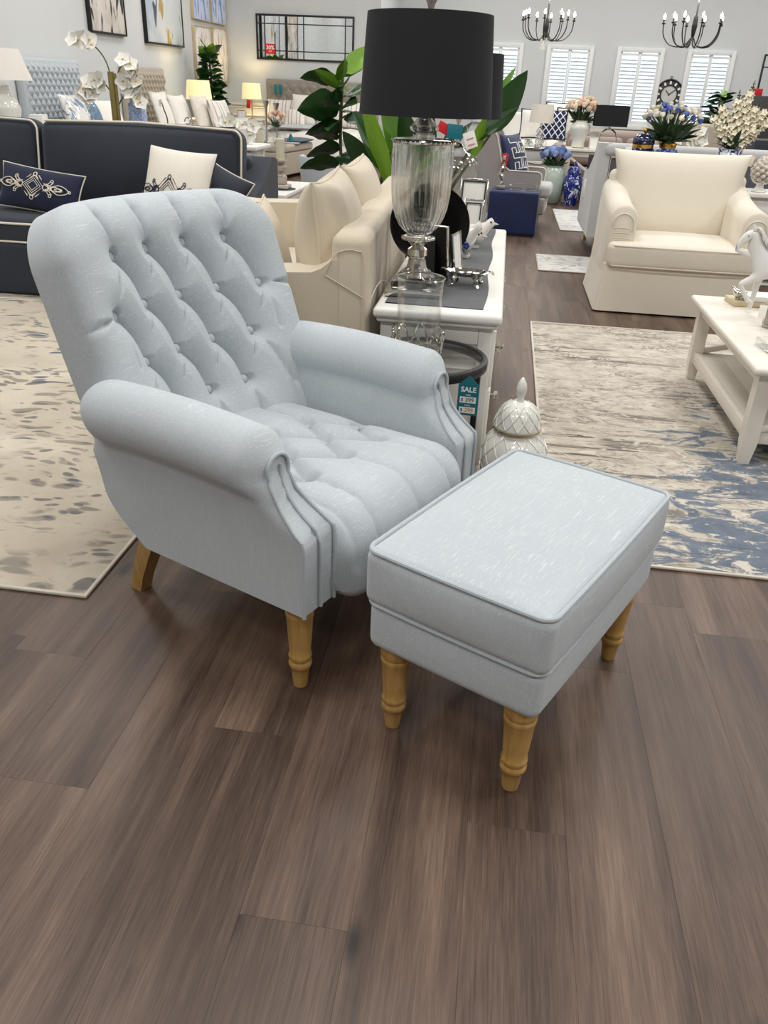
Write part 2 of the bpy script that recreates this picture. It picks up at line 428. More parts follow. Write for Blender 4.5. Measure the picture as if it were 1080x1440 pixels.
def node_field(x, t, nodes, a, w):
    d = np.zeros_like(x)
    for x0, t0 in nodes: d = np.maximum(d, a*np.exp(-((x-x0)**2+(t-t0)**2)/w**2))
    return d
TT = .653
tB = (.740-.38)/.938; tA = tB+RH; tC = tB-RH; tD = tB-2*RH
rowA = [(m*SP, tA) for m in (-1.5, -.5, .5, 1.5)]; rowB = [(m*SP, tB) for m in (-2, -1, 0, 1, 2)]
rowC = [(m*SP, tC) for m in (-1.5, -.5, .5, 1.5)]; rowD = [(m*SP, tD) for m in (-1, 0, 1)]
bnodes = rowA+rowB+rowC+rowD; segs = []
D1, D2 = (.056, .027), (.018, .009)
for up, lo in ((rowA, rowB), (rowB, rowC), (rowC, rowD)):
    for x, t in up:
        for x2, t2 in lo:
            if abs(abs(x-x2)-SP/2) < 1e-3:
                if x2 > x:                       # the deep pleats bow outwards, the other diagonal is only a fine seam
                    q = [(x+(x2-x)*k/6+.013*math.sin(PI*k/6), t+(t2-t)*k/6+.010*math.sin(PI*k/6)) for k in range(7)]
                    segs += [q[k]+q[k+1]+D1 for k in range(6)]
                else: segs.append((x, t, x2, t2)+D2)
for x, t in rowA: segs.append((x, t, x*1.12, TT+.06, .030, .013))
for sg in (-1, 1):
    segs.append((sg*2*SP, tB, sg*.42, tB-.012, .026, .009)); segs.append((sg*2*SP, tB, sg*2*SP, tC, .012, .012))
    segs.append((sg*1.5*SP, tC, sg*2.0*SP, tC-.16, .016, .014))
for x, t in rowD: segs.append((x, t, x*1.02, -.05, .02, .012))
nx, nt = 250, 200
tt = np.linspace(0, TT, nt)[:, None]; XX = np.linspace(-1, 1, nx)[None, :]
RC = .125; HW0 = .352+np.minimum(tt, .36)*.02
hw = np.where(tt > TT-RC, HW0-RC+np.sqrt(np.maximum(RC**2-(tt-(TT-RC))**2, 0)), HW0)
bx = XX*hw; bt = np.broadcast_to(tt, bx.shape)
cor = (bt > TT-RC) & (np.abs(bx) > HW0-RC)
e = np.minimum(HW0-np.abs(bx), TT-bt); e = np.where(cor, RC-np.hypot(np.abs(bx)-(HW0-RC), bt-(TT-RC)), e); e = np.maximum(e, 0)
rr = .105; crown = rr*np.sqrt(np.maximum(1-(1-np.minimum(e/rr, 1))**2, 0))-rr
fade = np.clip(e/.05, .12, 1)
dd = .052+crown-fade*np.maximum(seg_field(bx, bt, segs), node_field(bx, bt, bnodes, .066, .022))
nv = np.array([.938, 0, .346]); upv = np.array([-.346, 0, .938]); base = np.array([-.594, UC+.012, .38])
def backpt(x, t, d): return base+np.array([1., 0, 0])*(BC*np.asarray(x)**2)[..., None]+np.array([0, 1, 0])*np.asarray(x)[..., None]+upv*np.asarray(t)[..., None]+nv*np.asarray(d)[..., None]
G = backpt(bx, bt, dd)
ring = lambda q, d: backpt(np.pad(bx, 1, 'edge')*q, np.pad(bt, 1, 'edge'), np.full((nt+2, nx+2), d))
P = ring(.985, -.14); P[1:-1, 1:-1] = G
b = MB().sheet(P, flip=True); b.sheet(ring(.985, -.14)[::8, ::8])
b.rbox(-.60, -.52, .03, .72, .245, .40, .03, 2)
obj('backrest', b, M_blue, chair, CM, smooth=60)
btn = mesh('button', MB().ball((0, 0, 0), .0125, 14, 8, (1, 1, .6)), M_blue_pipe)
Rb = Matrix(((0, -.346, .938), (1, 0, 0), (0, .938, .346))).to_4x4()
for x, t in bnodes: link('button', btn, chair, CM @ Matrix.Translation(backpt(x, t, .004)) @ Rz(-math.degrees(math.atan(2*BC*x))) @ Rb)
# seat: a sheet that runs forward from the back and down over the front edge
sp = [(-.60, .408)]+[(-.60+.545*i/60, .408+.012*i/60) for i in range(1, 61)]
sp += [(-.055+.085*math.sin(a*PI/36), .335+.085*math.cos(a*PI/36)) for a in range(1, 19)]+[(.03, .335-.085*i/12) for i in range(1, 13)]+[(.022, .243), (.005, .24), (-.03, .24)]
sp = np.array(sp); sl = np.concatenate([[0], np.cumsum(np.hypot(*np.diff(sp, axis=0).T))]); s = np.linspace(0, sl[-1], 170)
sv = np.interp(s, sl, sp[:, 0]); sz = np.interp(s, sl, sp[:, 1]); tv = np.gradient(sv); tz = np.gradient(sz); ln = np.hypot(tv, tz); snv, snz = -tz/ln, tv/ln
su = np.linspace(.096, .654, 150); UU, SS = np.meshgrid(su-UC, s)
SQ = .145; r1 = [(m*SQ, .43) for m in (-1, 0, 1)]; r2 = [(m*SQ, .315) for m in (-1.5, -.5, .5, 1.5)]; r3 = [(m*SQ, .20) for m in (-1, 0, 1)]; snodes = r1+r2+r3; ss = []
for up, lo in ((r3, r2), (r2, r1)):
    for x, t in up:
        for x2, t2 in lo:
            if abs(abs(x-x2)-SQ/2) < 1e-3: ss.append((x, t, x2, t2, .034, .019))
for x, t in r1: ss.append((x, t, x*1.15, .70, .012, .010))
for x in (-1.5, 1.5): ss.append((x*SQ, .315, x*1.1*SQ, .70, .010, .012))
for x, t in r3: ss.append((x, t, x, .0, .016, .014))
dome = .022*(1-(UU/.30)**2)
sd = dome+.012-.065*np.clip(np.abs(UU)/.279, 0, 1.0)**14-np.clip((.76-SS)/.12, 0, 1)*np.maximum(seg_field(UU, SS, ss), node_field(UU, SS, snodes, .052, .024))
P = np.stack([sv[:, None]+snv[:, None]*sd, UU+UC, sz[:, None]+snz[:, None]*sd], -1)
b = MB().sheet(P, flip=True); b.rbox(-.56, -.015, .09, .66, .24, .36, .01, 2)
obj('seat', b, M_blue, chair, CM, smooth=60)
for x, t in snodes:
    i = int(np.argmin(abs(s-t))); link('button', btn, chair, CM @ T(sv[i], x+UC, sz[i]-.004))
# arms: a scrolled profile swept backwards, raked at the front
zo = np.linspace(.238, .490, 16); uo = np.interp(zo, [.238, .40, .455, .490], [0, 0, -.004, -.0135]); zi = np.linspace(.514, .238, 16); ui = np.interp(zi, [.238, .34, .42, .48, .514], [.105, .105, .1045, .102, .0958])
prof = np.array(list(zip(uo, zo))+arc(.030, .552, .076, 216, -28, 24)+list(zip(ui, zi)))
def vfront(z): return -.098*(1-(1-np.clip((z-.42)/.13, 0, 1))**2)
def vrear(z): return -.485-np.sin(np.clip((z-.24)/.13, 0, 1)*PI/2)*.125-np.clip((z-.36)/.24, 0, 1)*.045
def build_arm(mir):
    b = MB(); n = len(prof); rings = []
    fr = np.concatenate([[0, .004, .012, .025, .042, .062, .085], np.linspace(.12, .86, 12), 1-.14*(1-np.sin(np.linspace(0, 1, 10)*PI/2))[1:]])
    for q in fr:
        k = 1.0
        if q > .86: k = math.sqrt(max(0, 1-((q-.86)/.14)**2))*.9+.1
        u, z = prof[:, 0].copy(), prof[:, 1].copy(); m = z > .47
        u2 = np.where(m, .03+(u-.03)*k, u); z2 = np.where(m, .545+(z-.545)*k, z)
        v = vfront(z)*(1-q)+vrear(z)*q; z2 = z2+.012*math.sin(q*PI)*m-(z < .26)*.02*(q > .9)*0
        kf = .44+.56*math.sin(min(q/.085, 1)*PI/2); wf = np.clip((z-.43)/.09, 0, 1); kk = 1-(1-kf)*wf      # the scroll rounds in to the front panel
        u2 = .048+(u2-.048)*kk; z2 = np.where(z2 > .5, .545+(z2-.545)*kk, z2)
        rings.append(np.stack([v, (2*UC-u2) if mir else u2, z2], 1))
    P = np.array(rings); P = np.concatenate([P, P[:, :1]], 1); b.sheet(P, flip=not mir)
    h = n//2; cap = [(i, i+1, n-2-i, n-1-i) for i in range(h-1)]
    if n % 2: cap.append((h-1, h, h+1))
    b.add(rings[0], [c[::-1] for c in cap] if mir else cap); b.add(rings[-1], cap)
    return b
def arm_piping(mir, inset):
    pts = []; A = prof
    wf = np.clip((A[:, 1]-.43)/.09, 0, 1); kk = 1-.56*wf
    Q = np.stack([.048+(A[:, 0]-.048)*kk, np.where(A[:, 1] > .5, .545+(A[:, 1]-.545)*kk, A[:, 1])], 1)
    for (u, z) in Q: pts.append((vfront(z)+.004, (2*UC-u) if mir else u, z))
    return pts
for mir in (False, True):
    a = obj('arm', build_arm(mir), M_blue, chair, CM, smooth=50)
    p = MB(); p.tube(arm_piping(mir, .0), .0042, 8); obj('piping', p, M_blue_pipe, a)
    inner = [(.055, .242), (.055, .40), (.049, .46), (.046, .52), (.050, .556)]
    p = MB(); p.tube([(vfront(z)+.005, (2*UC-u) if mir else u, z) for u, z in smooth_path(inner, 3)], .0042, 8); obj('piping', p, M_blue_pipe, a)
# turned front legs, raked rear legs
LEG = [(.012, 0), (.017, .002), (.0195, .03), (.0215, .052), (.0235, .055), (.027, .062), (.0275, .070), (.024, .076), (.0255, .082), (.0275, .088), (.0265, .094), (.0245, .098),
       (.0262, .12), (.0285, .16), (.0305, .195), (.0315, .198), (.0325, .203), (.0325, .209), (.0305, .213), (.0325, .218), (.0335, .226), (.0325, .234), (.031, .25)]
leg_me = mesh('leg', MB().lathe(LEG, 32), M_oak, 40)
for u in (.05, 2*UC-.05): link('leg', leg_me, chair, CM @ T(-.05, u, 0))
for u in (.11, 2*UC-.11):
    b = MB(); rows = []
    for z, dv, h in ((0, -.075, .019), (.05, -.06, .020), (.12, -.03, .023), (.25, .03, .030)):
        rows.append([(-.585+dv+a*h, u+c*h, z) for a, c in ((-1, -1), (1, -1), (1, 1), (-1, 1), (-1, -1))])
    b.sheet(np.array(rows)); b.add(np.array(rows[0][:4]), [(3, 2, 1, 0)]); obj('leg', b, M_oak, chair, CM, smooth=20)

# ================================================================== FOOTSTOOL
fs = thing('footstool', 'pale blue linen footstool with piped cushion top on short turned legs', 'footstool', (.169, 1.127, 0), -27.4)
FM = T(-.212, .32, 0); w2, l2 = .196, .315          # x across the short side, y along the long side
def pad(z0, z1, bz, by, r, hx, hy): return MB().rbox(-hx, hx, -hy, hy, z0, z1, r, 4, 14, (by, by, bz))
obj('base', pad(.222, .338, 0, .005, .024, w2-.003, l2-.003), M_blue, fs, FM, smooth=60)
obj('cushion', pad(.332, .458, .028, .010, .022, w2+.004, l2+.004), M_blue, fs, FM, smooth=60)
def rr_loop(hx, hy, r, z, bow=0.0):
    pts = []
    for cx, cy, a in ((hx-r, hy-r, 0), (-hx+r, hy-r, 90), (-hx+r, -hy+r, 180), (hx-r, -hy+r, 270)):
        pts += [(x, y) for x, y in arc(cx, cy, r, a, a+90, 6)]
        nxt = {0: (-1, 0), 90: (0, -1), 180: (1, 0), 270: (0, 1)}[a]; L = 2*(hx-r) if nxt[0] else 2*(hy-r)
        x, y = pts[-1]
        pts += [(x+nxt[0]*L*i/12, y+nxt[1]*L*i/12) for i in range(1, 12)]
    return [(x+np.sign(x)*bow*(1-(y/hy)**2)*(abs(x) > hx-r*.3), y+np.sign(y)*bow*(1-(x/hx)**2)*(abs(y) > hy-r*.3), z) for x, y in pts]
for z, h, bw in ((.4555, .0, .003), (.335, -.002, .003)):
    obj('piping', MB().tube(rr_loop(w2+h, l2+h, .026, z, bw), .0052, 8, True), M_blue_pipe, fs, FM)
LEG2 = [(r, z*.90) for r, z in LEG]; leg2 = mesh('leg', MB().lathe(LEG2, 32), M_oak, 40)
for sx in (-1, 1):
    for sy in (-1, 1): link('leg', leg2, fs, FM @ T(sx*(w2-.05), sy*(l2-.05), 0))

# ================================================================== RUGS
def rug(name, label, x0, x1, y0, y1, m, mb, rz=0):
    t = thing(name, label, 'rug', ((x0+x1)/2, (y0+y1)/2, 0), rz); hx, hy = (x1-x0)/2, (y1-y0)/2
    obj('pile', MB().rbox(-hx+.006, hx-.006, -hy+.006, hy-.006, .0005, .009, .003, 1), m, t)
    obj('binding', MB().tube([(-hx, -hy, .006), (hx, -hy, .006), (hx, hy, .006), (-hx, hy, .006)], .0055, 8, True) if False else
        MB().rbox(-hx-.004, hx+.004, -hy-.004, -hy+.008, .0005, .0105, .004, 1).rbox(-hx-.004, hx+.004, hy-.008, hy+.004, .0005, .0105, .004, 1)
        .rbox(-hx-.004, -hx+.008, -hy, hy, .0005, .0105, .004, 1).rbox(hx-.008, hx+.004, -hy, hy, .0005, .0105, .004, 1), mb, t); return t
def rug_left_mat():
    n = NT('cream_sprig_rug'); v = n.coord((1, 1, 1))
    base = n.ramp(n.noise(v, 3, 5), [(.3, C(182, 170, 152)), (.7, C(206, 196, 178))])
    warp = n.node('ShaderNodeTexNoise', Scale=3.0, Detail=2.0); n.t.links.new(v, warp.inputs[0])
    w = n.node('ShaderNodeMix', {'data_type': 'VECTOR'}); w.inputs[0].default_value = .2; n.t.links.new(v, w.inputs[4]); n.t.links.new(warp.outputs['Color'], w.inputs[5])
    def leaves(sc, lo, hi, dist):
        vo = n.node('ShaderNodeMapping'); n.t.links.new(w.outputs[1], vo.inputs[0]); vo.inputs['Scale'].default_value = sc; vo.inputs['Rotation'].default_value = (0, 0, dist)
        x = n.node('ShaderNodeTexVoronoi', Scale=1.0, Randomness=1.0); n.t.links.new(vo.outputs[0], x.inputs['Vector']); return n.ramp(x.outputs['Distance'], [(lo, 1), (hi, 0)])
    zone = n.ramp(n.noise(v, 2.2, 2), [(.41, 0), (.53, 1)]); zone2 = n.ramp(n.noise(n.coord((1, 1, 1), loc=(4, 9, 0)), 2.6, 2), [(.5, 0), (.62, 1)])
    brk = n.ramp(n.noise(n.coord((9, 9, 1)), 1, 3), [(.37, 0), (.44, 1)]); f1 = n.math('MULTIPLY', n.math('MULTIPLY', leaves((8, 22, 1), .28, .38, .45), zone), brk); f2 = n.math('MULTIPLY', n.math('MULTIPLY', leaves((13, 34, 1), .26, .34, -.6), zone), brk); f3 = n.math('MULTIPLY', leaves((6, 27, 1), .20, .26, .1), zone2); f4 = n.math('MULTIPLY', leaves((2.2, 26, 1), .10, .16, .16), zone)
    c = n.mix(n.math('MULTIPLY', f1, .9), base, C(140, 133, 122)); c = n.mix(n.math('MULTIPLY', f2, .9), c, C(116, 113, 110)); c = n.mix(n.math('MULTIPLY', f4, .8), c, C(110, 110, 112)); c = n.mix(f3, c, C(84, 94, 110)); c = n.mix(n.math('MULTIPLY', n.ramp(n.noise(n.coord((7, 12, 1), loc=(1, 4, 0)), 1, 5, .7, 1.0), [(.60, 0), (.68, 1)]), .5), c, C(150, 142, 130))
    sp_ = n.ramp(n.noise(n.coord((90, 30, 1)), 1, 3), [(.62, 0), (.72, 1)]); c = n.mix(n.math('MULTIPLY', sp_, .35), c, C(130, 122, 112))
    n.set(Base_Color=c, Roughness=.95); n.bump(n.noise(n.coord(), 500, 2), .3, .002); return n.m
def rug_right_mat():
    n = NT('abstract_streaked_rug'); v = n.coord((1, 1, 1)); sx = n.node('ShaderNodeSeparateXYZ'); n.t.links.new(v, sx.inputs[0]); X, Y = sx.outputs['X'], sx.outputs['Y']
    base = n.ramp(n.noise(n.coord((6.5, 8.5, 1)), 1.6, 8, .72, .5), [(.34, C(138, 129, 119)), (.44, C(178, 168, 155)), (.54, C(203, 194, 180)), (.66, C(219, 212, 201))])
    big = n.ramp(n.noise(v, 1.3, 3), [(.40, C(176, 168, 152)), (.60, C(206, 197, 184))]); c = n.mix(.45, base, big)
    st = n.noise(n.coord((1.2, 15, 1)), 1.3, 8, .70, .6); mk = n.ramp(n.noise(n.coord((.8, 3, 1), loc=(2, 5, 0)), 1.2, 3), [(.42, 0), (.54, 1)])
    gx = n.ramp(n.math('ADD', n.math('MULTIPLY', X, .5), .6), [(.02, 1), (.36, .55), (.6, .15)])
    c = n.mix(n.math('MULTIPLY', n.math('MULTIPLY', n.ramp(st, [(.52, 0), (.58, 1)]), mk), gx), c, C(78, 70, 66))
    ve = n.math('ABSOLUTE', n.math('SUBTRACT', n.noise(n.coord((3.4, 8, 1)), 1, 8, .66, 1.2), .5)); c = n.mix(n.math('MULTIPLY', n.math('MULTIPLY', n.ramp(ve, [(.006, 1), (.022, 0)]), n.ramp(n.noise(v, 2.4, 2), [(.42, 0), (.56, 1)])), .75), c, C(96, 88, 84))
    fl = n.ramp(n.noise(n.coord((22, 44, 1)), 1, 5, .7, .5), [(.56, 0), (.63, 1)]); c = n.mix(n.math('MULTIPLY', n.math('MULTIPLY', fl, n.ramp(n.noise(v, 1.9, 2), [(.45, 0), (.6, 1)])), .7), c, C(92, 84, 82))
    g = n.math('SUBTRACT', n.math('MULTIPLY', n.math('ADD', X, 1.0), 1.2), n.math('MULTIPLY', n.math('ADD', Y, .55), .55))
    bz = n.math('ADD', n.noise(n.coord((4, 7, 1)), 1.2, 8, .70, .9), n.math('MULTIPLY', n.math('MINIMUM', g, .9), .30))
    c = n.mix(n.math('MULTIPLY', n.ramp(bz, [(.66, 0), (.71, 1)]), .92), c, n.mix(n.noise(v, 18, 5), C(58, 74, 94), C(116, 128, 142)))
    cr = n.ramp(n.noise(n.coord((10, 18, 1), loc=(3, 1, 0)), 1, 6, .7, 1.2), [(.57, 0), (.61, 1)]); c = n.mix(n.math('MULTIPLY', cr, .85), c, C(210, 202, 188))
    n.set(Base_Color=c, Roughness=.95); n.bump(n.noise(n.coord(), 400, 2), .3, .002); return n.m
M_bind = plain('rug_binding', C(206, 198, 184), .9); M_bindg = plain('rug_binding_grey', C(176, 168, 156), .9)
rug('area_rug', 'cream rug with scattered grey and blue leaf sprigs before the navy sofa', -3.9, -1.0, 1.665, 5.1, rug_left_mat(), M_bind)
rug('area_rug', 'abstract cream grey and blue streaked rug under the white coffee table', .25, 2.65, 2.14, 4.95, rug_right_mat(), M_bind)
def small_rug_mat(name, c1, c2, sc):
    n = NT(name); v = n.noise(n.coord((sc, sc*1.8, 1)), 1, 5, .7, .8)
    n.set(Base_Color=n.ramp(v, [(.50, C(206, 202, 194)), (.60, c2), (.7, c1)]), Roughness=.95); return n.m
rug('runner_rug', 'narrow pale grey flecked rug on dark floor left of the ivory armchair', .34, 2.3, 6.58, 7.29, small_rug_mat('grey_fleck_rug', C(120, 120, 128), C(160, 160, 166), 14), M_bindg)
rug('runner_rug', 'ivory rug with faded blue pattern near the wing chair', .62, 2.4, 8.75, 10.40, small_rug_mat('blue_fleck_rug', C(92, 112, 158), C(168, 176, 192), 7), M_bindg)

# ================================================================== CONSOLE TABLE BEHIND THE CREAM SOFA
CZ = .60
con = thing('console_table', 'long white console table with panelled end under the crystal table lamp', 'console table', (-.172, 3.5, 0))
b = MB(); b.rbox(-.19, .185, -.83, .93, .05, .555, .006, 1); obj('body', b, M_white, con)
b = MB(); b.rbox(-.214, .214, -.88, .98, .565, CZ, .014, 3, 1); b.rbox(-.203, .203, -.865, .965, .55, .568, .006, 1); obj('top', b, M_white, con, smooth=50)
b = MB()
for q in ((-.192, -.145, .05, .555), (.14, .187, .05, .555), (-.145, .14, .49, .555), (-.145, .14, .05, .12)): b.rbox(q[0], q[1], -.842, -.82, q[2], q[3], .004, 1)
obj('end_frame', b, M_white, con)
for x in (-.17, .165):
    for y in (-.81, .91): obj('foot', MB().lathe([(.018, 0), (.026, .02), (.028, .05)], 16, T(x, y, 0)), M_white, con)
for y in (-.80, -.22, .36):
    d = obj('drawer', MB().rbox(.183, .20, y, y+.54, .33, .53, .006, 1), M_white, con); obj('knob', MB().lathe([(.006, 0), (.006, .012), (.015, .018), (.016, .026), (.008, .032)], 16, T(.199, y+.1, .45) @ Ry(90)), M_silver, d)
    d = obj('door', MB().rbox(.183, .20, y, y+.54, .08, .32, .006, 1), M_white, con); obj('knob', MB().lathe([(.006, 0), (.006, .012), (.015, .018), (.016, .026), (.008, .032)], 16, T(.199, y+.1, .27) @ Ry(90)), M_silver, d)
M_runner = linen('charcoal_runner_cloth', C(80, 82, 85), C(100, 102, 105), .35, bump=.15)
xs = np.linspace(-.355, -.02, 12); ys = np.linspace(2.69, 4.45, 60); Yg, Xg = np.meshgrid(ys, xs, indexing='ij')
Zr = CZ+.003+.0012*np.sin(Yg*31+Xg*9)*np.sin(Xg*23)
Xw = Xg+.006*np.sin(Yg*9)*(Xg > -.06)
b = MB().sheet(np.stack([Xw, Yg, Zr], -1), flip=True).sheet(np.stack([Xw, Yg, Zr*0+CZ+.0005], -1))
tag(obj('table_runner', b, M_runner), 'charcoal cloth runner lying along the white console table', 'table runner')

# ================================================================== LAMPS ON THE CONSOLE
def drum(r0, r1, z0, z1, th=.004, n=64):
    return MB().lathe([(r0, z0), (r1, z1), (r1-th, z1), (r0-th, z0), (r0, z0)], n, cap=False)
lamp = thing('table_lamp', 'table lamp with black drum shade and ribbed crystal urn base, nearest on the white console', 'lamp', (-.272, 2.874, CZ+.004))
b = MB(); b.rbox(-.098, .098, -.098, .098, 0, .026, .004, 1); obj('plinth', b, M_silver, lamp)
b = MB(); b.rbox(-.08, .08, -.08, .08, .026, .05, .006, 1, M=T()); b.lathe([(.07, .05), (.062, .062), (.05, .075), (.036, .085), (.032, .10), (.030, .115)], 24); obj('crystal_foot', b, M_crystal, lamp)
b = MB().lathe([(.046, .055), (.038, .075), (.030, .10), (.026, .118), (.028, .124), (.034, .127), (.034, .148), (.028, .152), (.022, .156), (.026, .164), (.034, .17), (.038, .176)], 28); obj('stem', b, M_silver, lamp)
b = MB().lathe([(.04, .174), (.052, .178), (.054, .184), (.05, .192), (.04, .196)], 28)
for k in range(26): b.ball((.053*math.cos(k*2*PI/26), .053*math.sin(k*2*PI/26), .184), .0062, 7, 5)
obj('beaded_collar', b, M_silver, lamp)
zz = np.array([.196, .205, .225, .25, .28, .32, .38, .44, .475, .482]); ro = np.array([.034, .05, .068, .081, .091, .0975, .1005, .1015, .102, .1005])
n = 28*8; ang = np.linspace(0, 2*PI, n+1); zf = np.interp(np.linspace(0, 1, 40), np.linspace(0, 1, len(zz)), zz); rf = np.interp(zf, zz, ro)
rib = 1+.03*np.abs(np.cos(14*ang))[None, :]*np.clip((.465-zf)/.02, 0, 1)[:, None]*np.clip((zf-.2)/.02, 0, 1)[:, None]
R = rf[:, None]*rib/1.015
def ring_sheet(R, z): return np.stack([R*np.cos(ang), R*np.sin(ang), np.broadcast_to(z[:, None], R.shape)], -1)
b = MB().sheet(ring_sheet(R, zf)); ri = np.maximum(rf-.012, .01); b.sheet(ring_sheet(np.repeat(ri[:, None], n+1, 1), np.maximum(zf, .215)), flip=True)
obj('crystal_urn', b, M_crystal, lamp, smooth=80)
b = MB().lathe([(.098, .480), (.104, .482), (.105, .488), (.101, .493), (.09, .495), (.02, .497)], 40)
for k in range(40): b.ball((.102*math.cos(k*2*PI/40), .102*math.sin(k*2*PI/40), .488), .005, 6, 4)
obj('urn_lid', b, M_silver, lamp)
b = MB().lathe([(.036, .497), (.036, .506), (.030, .512), (.046, .52), (.048, .53), (.028, .55), (.022, .556), (.040, .575), (.050, .592), (.052, .602), (.03, .606)], 8); obj('faceted_neck', b, M_crystal, lamp, smooth=5)
b = MB().lathe([(.024, .496), (.026, .52), (.012, .552), (.028, .585), (.012, .61), (.011, .66)], 16)
for k in (0, 1): b.tube(smooth_path([(.012, 0, .61), (.055, 0, .65), (.065, 0, .74), (.03, 0, .83), (0, 0, .855)], 5), .0022, 6, M=Rz(180*k))
obj('harp', b, M_silver, lamp)
b = drum(.2135, .194, .562, .842); obj('lamp_shade', b, M_black_shade, lamp, smooth=60)
b = MB()
for k in range(3): b.tube([(0, 0,   .832), (.192*math.cos(k*2.094), .192*math.sin(k*2.094), .835)], .002, 6)
obj('shade_spider', b, M_silver, lamp)
obj('bulb', MB().lathe([(.012, .655), (.016, .67), (.028, .70), (.030, .72), (.022, .742), (.004, .752)], 16), M_card, lamp)
obj('finial', MB().lathe([(.008, .85), (.012, .868), (.017, .876), (.019, .887), (.014, .898), (.004, .902)], 16), plain('speckled_finial', C(168, 160, 152), .4, var=.2, vscale=120), lamp)
obj('cord', MB().tube(smooth_path([(-.095, .02, .012), (-.118, .0, .030), (-.128, -.06, .026), (-.132, -.14, .012), (-.134, -.19, -.012), (-.134, -.20, -.1), (-.134, -.20, -.4)], 6), .003, 8), plain('clear_cord', C(200, 196, 188), .3), lamp)

lamp2 = thing('table_lamp', 'second black shaded table lamp with smooth glass jug base, further along the console', 'lamp', (-.245, 4.32, CZ+.004))
obj('plinth', MB().lathe([(.085, 0), (.088, .008), (.08, .022), (.06, .028)], 32), M_silver, lamp2)
zz = np.array([.03, .04, .06, .12, .2, .27, .32, .35, .37, .39]); ro = np.array([.06, .085, .10, .113, .117, .115, .105, .088, .06, .035])
obj('glass_jug', MB().lathe(list(zip(ro, zz)), 40, cap=False).lathe(list(zip(ro[::-1]-.006, zz[::-1])), 40, cap=False), M_clear, lamp2, smooth=80)
b = MB().lathe([(.036, .385), (.04, .39), (.034, .40), (.014, .41), (.011, .50)], 20)
for k in range(24): b.ball((.107*math.cos(k*PI/12), .107*math.sin(k*PI/12), .318), .006, 6, 4)
obj('cap', b, M_silver, lamp2)
obj('lamp_shade', drum(.205, .19, .52, .79), M_black_shade, lamp2, smooth=60)
obj('bulb', MB().lathe([(.012, .50), (.016, .52), (.03, .56), (.03, .58), (.004, .61)], 16), M_card, lamp2)
def hang_tag(name, label, loc, w, h, m, rz=0, tilt=0, cat='tag', group=None, up=.03):
    t = tag(obj(name, MB().rbox(-w/2, w/2, -.0008, .0008, -h, 0, .0006, 1), m, None, T(*loc) @ Rz(rz) @ Ry(tilt)), label, cat, group)
    obj('string', MB().tube([(0, 0, -.004), (0, .0015, up)], .0009, 5), M_pipe, t); return t
hang_tag('price_tag', 'small teal price tag hanging under the further black lampshade', (-.245, 4.118, 1.10), .07, .062, M_teal, 5, 4)
tg = hang_tag('price_tag', 'small white price tag with red print hanging by the glass jug lamp', (-.185, 4.127, 1.07), .055, .072, M_card, 5, -20, up=.07)
b = MB()
for z in (-.03, -.034, -.056, -.06): b.box(-.016, .016, -.0016, -.0009, z, z+.002)
obj('print_line', b, M_red, tg)
hang_tag('price_tag', 'red folded price tag between the two black lamps', (-.285, 4.121, 1.10), .07, .045, M_red, 10, 24)

# ================================================================== ORNAMENTS ON THE CONSOLE
disc = thing('display_plate', 'large round black plate standing on edge behind the crystal lamp', 'plate', (-.275, 3.36, CZ+.005), 4)
b = MB().lathe([(.02, .0), (.10, .004), (.145, .02), (.158, .034), (.160, .036), (.150, .028), (.10, .012), (.0, .008)], 48, M=T(0, .03, .163) @ Rx(102) @ T(0, 0, -.01)); obj('plate', b, plain('black_brown_lacquer', C(22, 19, 17), .25, var=.3), disc, smooth=60)
for x in (-.05, .05): obj('easel_leg', MB().tube([(x, -.06, .03), (x, -.058, .004), (x, .02, .012), (x, .075, .16)], .004, 6), M_blackmetal, disc)
def frame(name, label, loc, rz, w, h, lean, fm, face=None, bw=.012, inner=None):
    f = thing(name, label, 'picture frame', loc, rz); M = Rx(-lean)
    b = MB()
    for q in ((-w/2, -w/2+bw, 0, h), (w/2-bw, w/2, 0, h), (-w/2+bw, w/2-bw, 0, bw), (-w/2+bw, w/2-bw, h-bw, h)): b.rbox(q[0], q[1], -.007, .007, q[2], q[3], .002, 1)
    obj('border', b, fm, f, M)
    obj('mat_board', MB().box(-w/2+bw*.5, w/2-bw*.5, -.002, .004, bw*.5, h-bw*.5), face or M_card, f, M)
    b = MB().prism([(-w*.18, h*.72), (w*.18, h*.72), (w*.3, .0), (-w*.3, .0)], 0, .003, T(0, h*.72*(math.sin(math.radians(lean))+math.sin(math.radians(lean*1.3)))+.012, 0) @ Rx(90+lean*1.3)); obj('easel_back', b, M_blackmetal, f)
    return f
fA = frame('photo_frame', 'larger white photo frame with thin black border at the far end of the console', (-.140, 4.14, CZ+.005), -6, .135, .265, 9, M_silver, None, .006)
b = MB()
for q in ((-.058, -.052, .01, .255), (.052, .058, .01, .255), (-.052, .052, .01, .016), (-.052, .052, .249, .255)): b.box(q[0], q[1], -.0085, -.006, q[2], q[3])
obj('black_line', b, M_ink, fA, Rx(-9))
fB = frame('photo_frame', 'smaller white photo frame with thin black border leaning before the larger one', (-.128, 3.99, CZ+.005), -6, .095, .19, 9, M_silver, None, .005)
b = MB()
for q in ((-.036, -.031, .02, .175), (.031, .036, .02, .175), (-.031, .031, .02, .025), (-.031, .031, .17, .175)): b.box(q[0], q[1], -.0085, -.006, q[2], q[3])
obj('black_line', b, M_ink, fB, Rx(-9))
frame('photo_frame', 'silver edged photo frame seen from its black back beside the crystal lamp', (-.24, 3.11, CZ+.006), 158, .15, .2, 8, M_silver, M_blackmetal, .006)
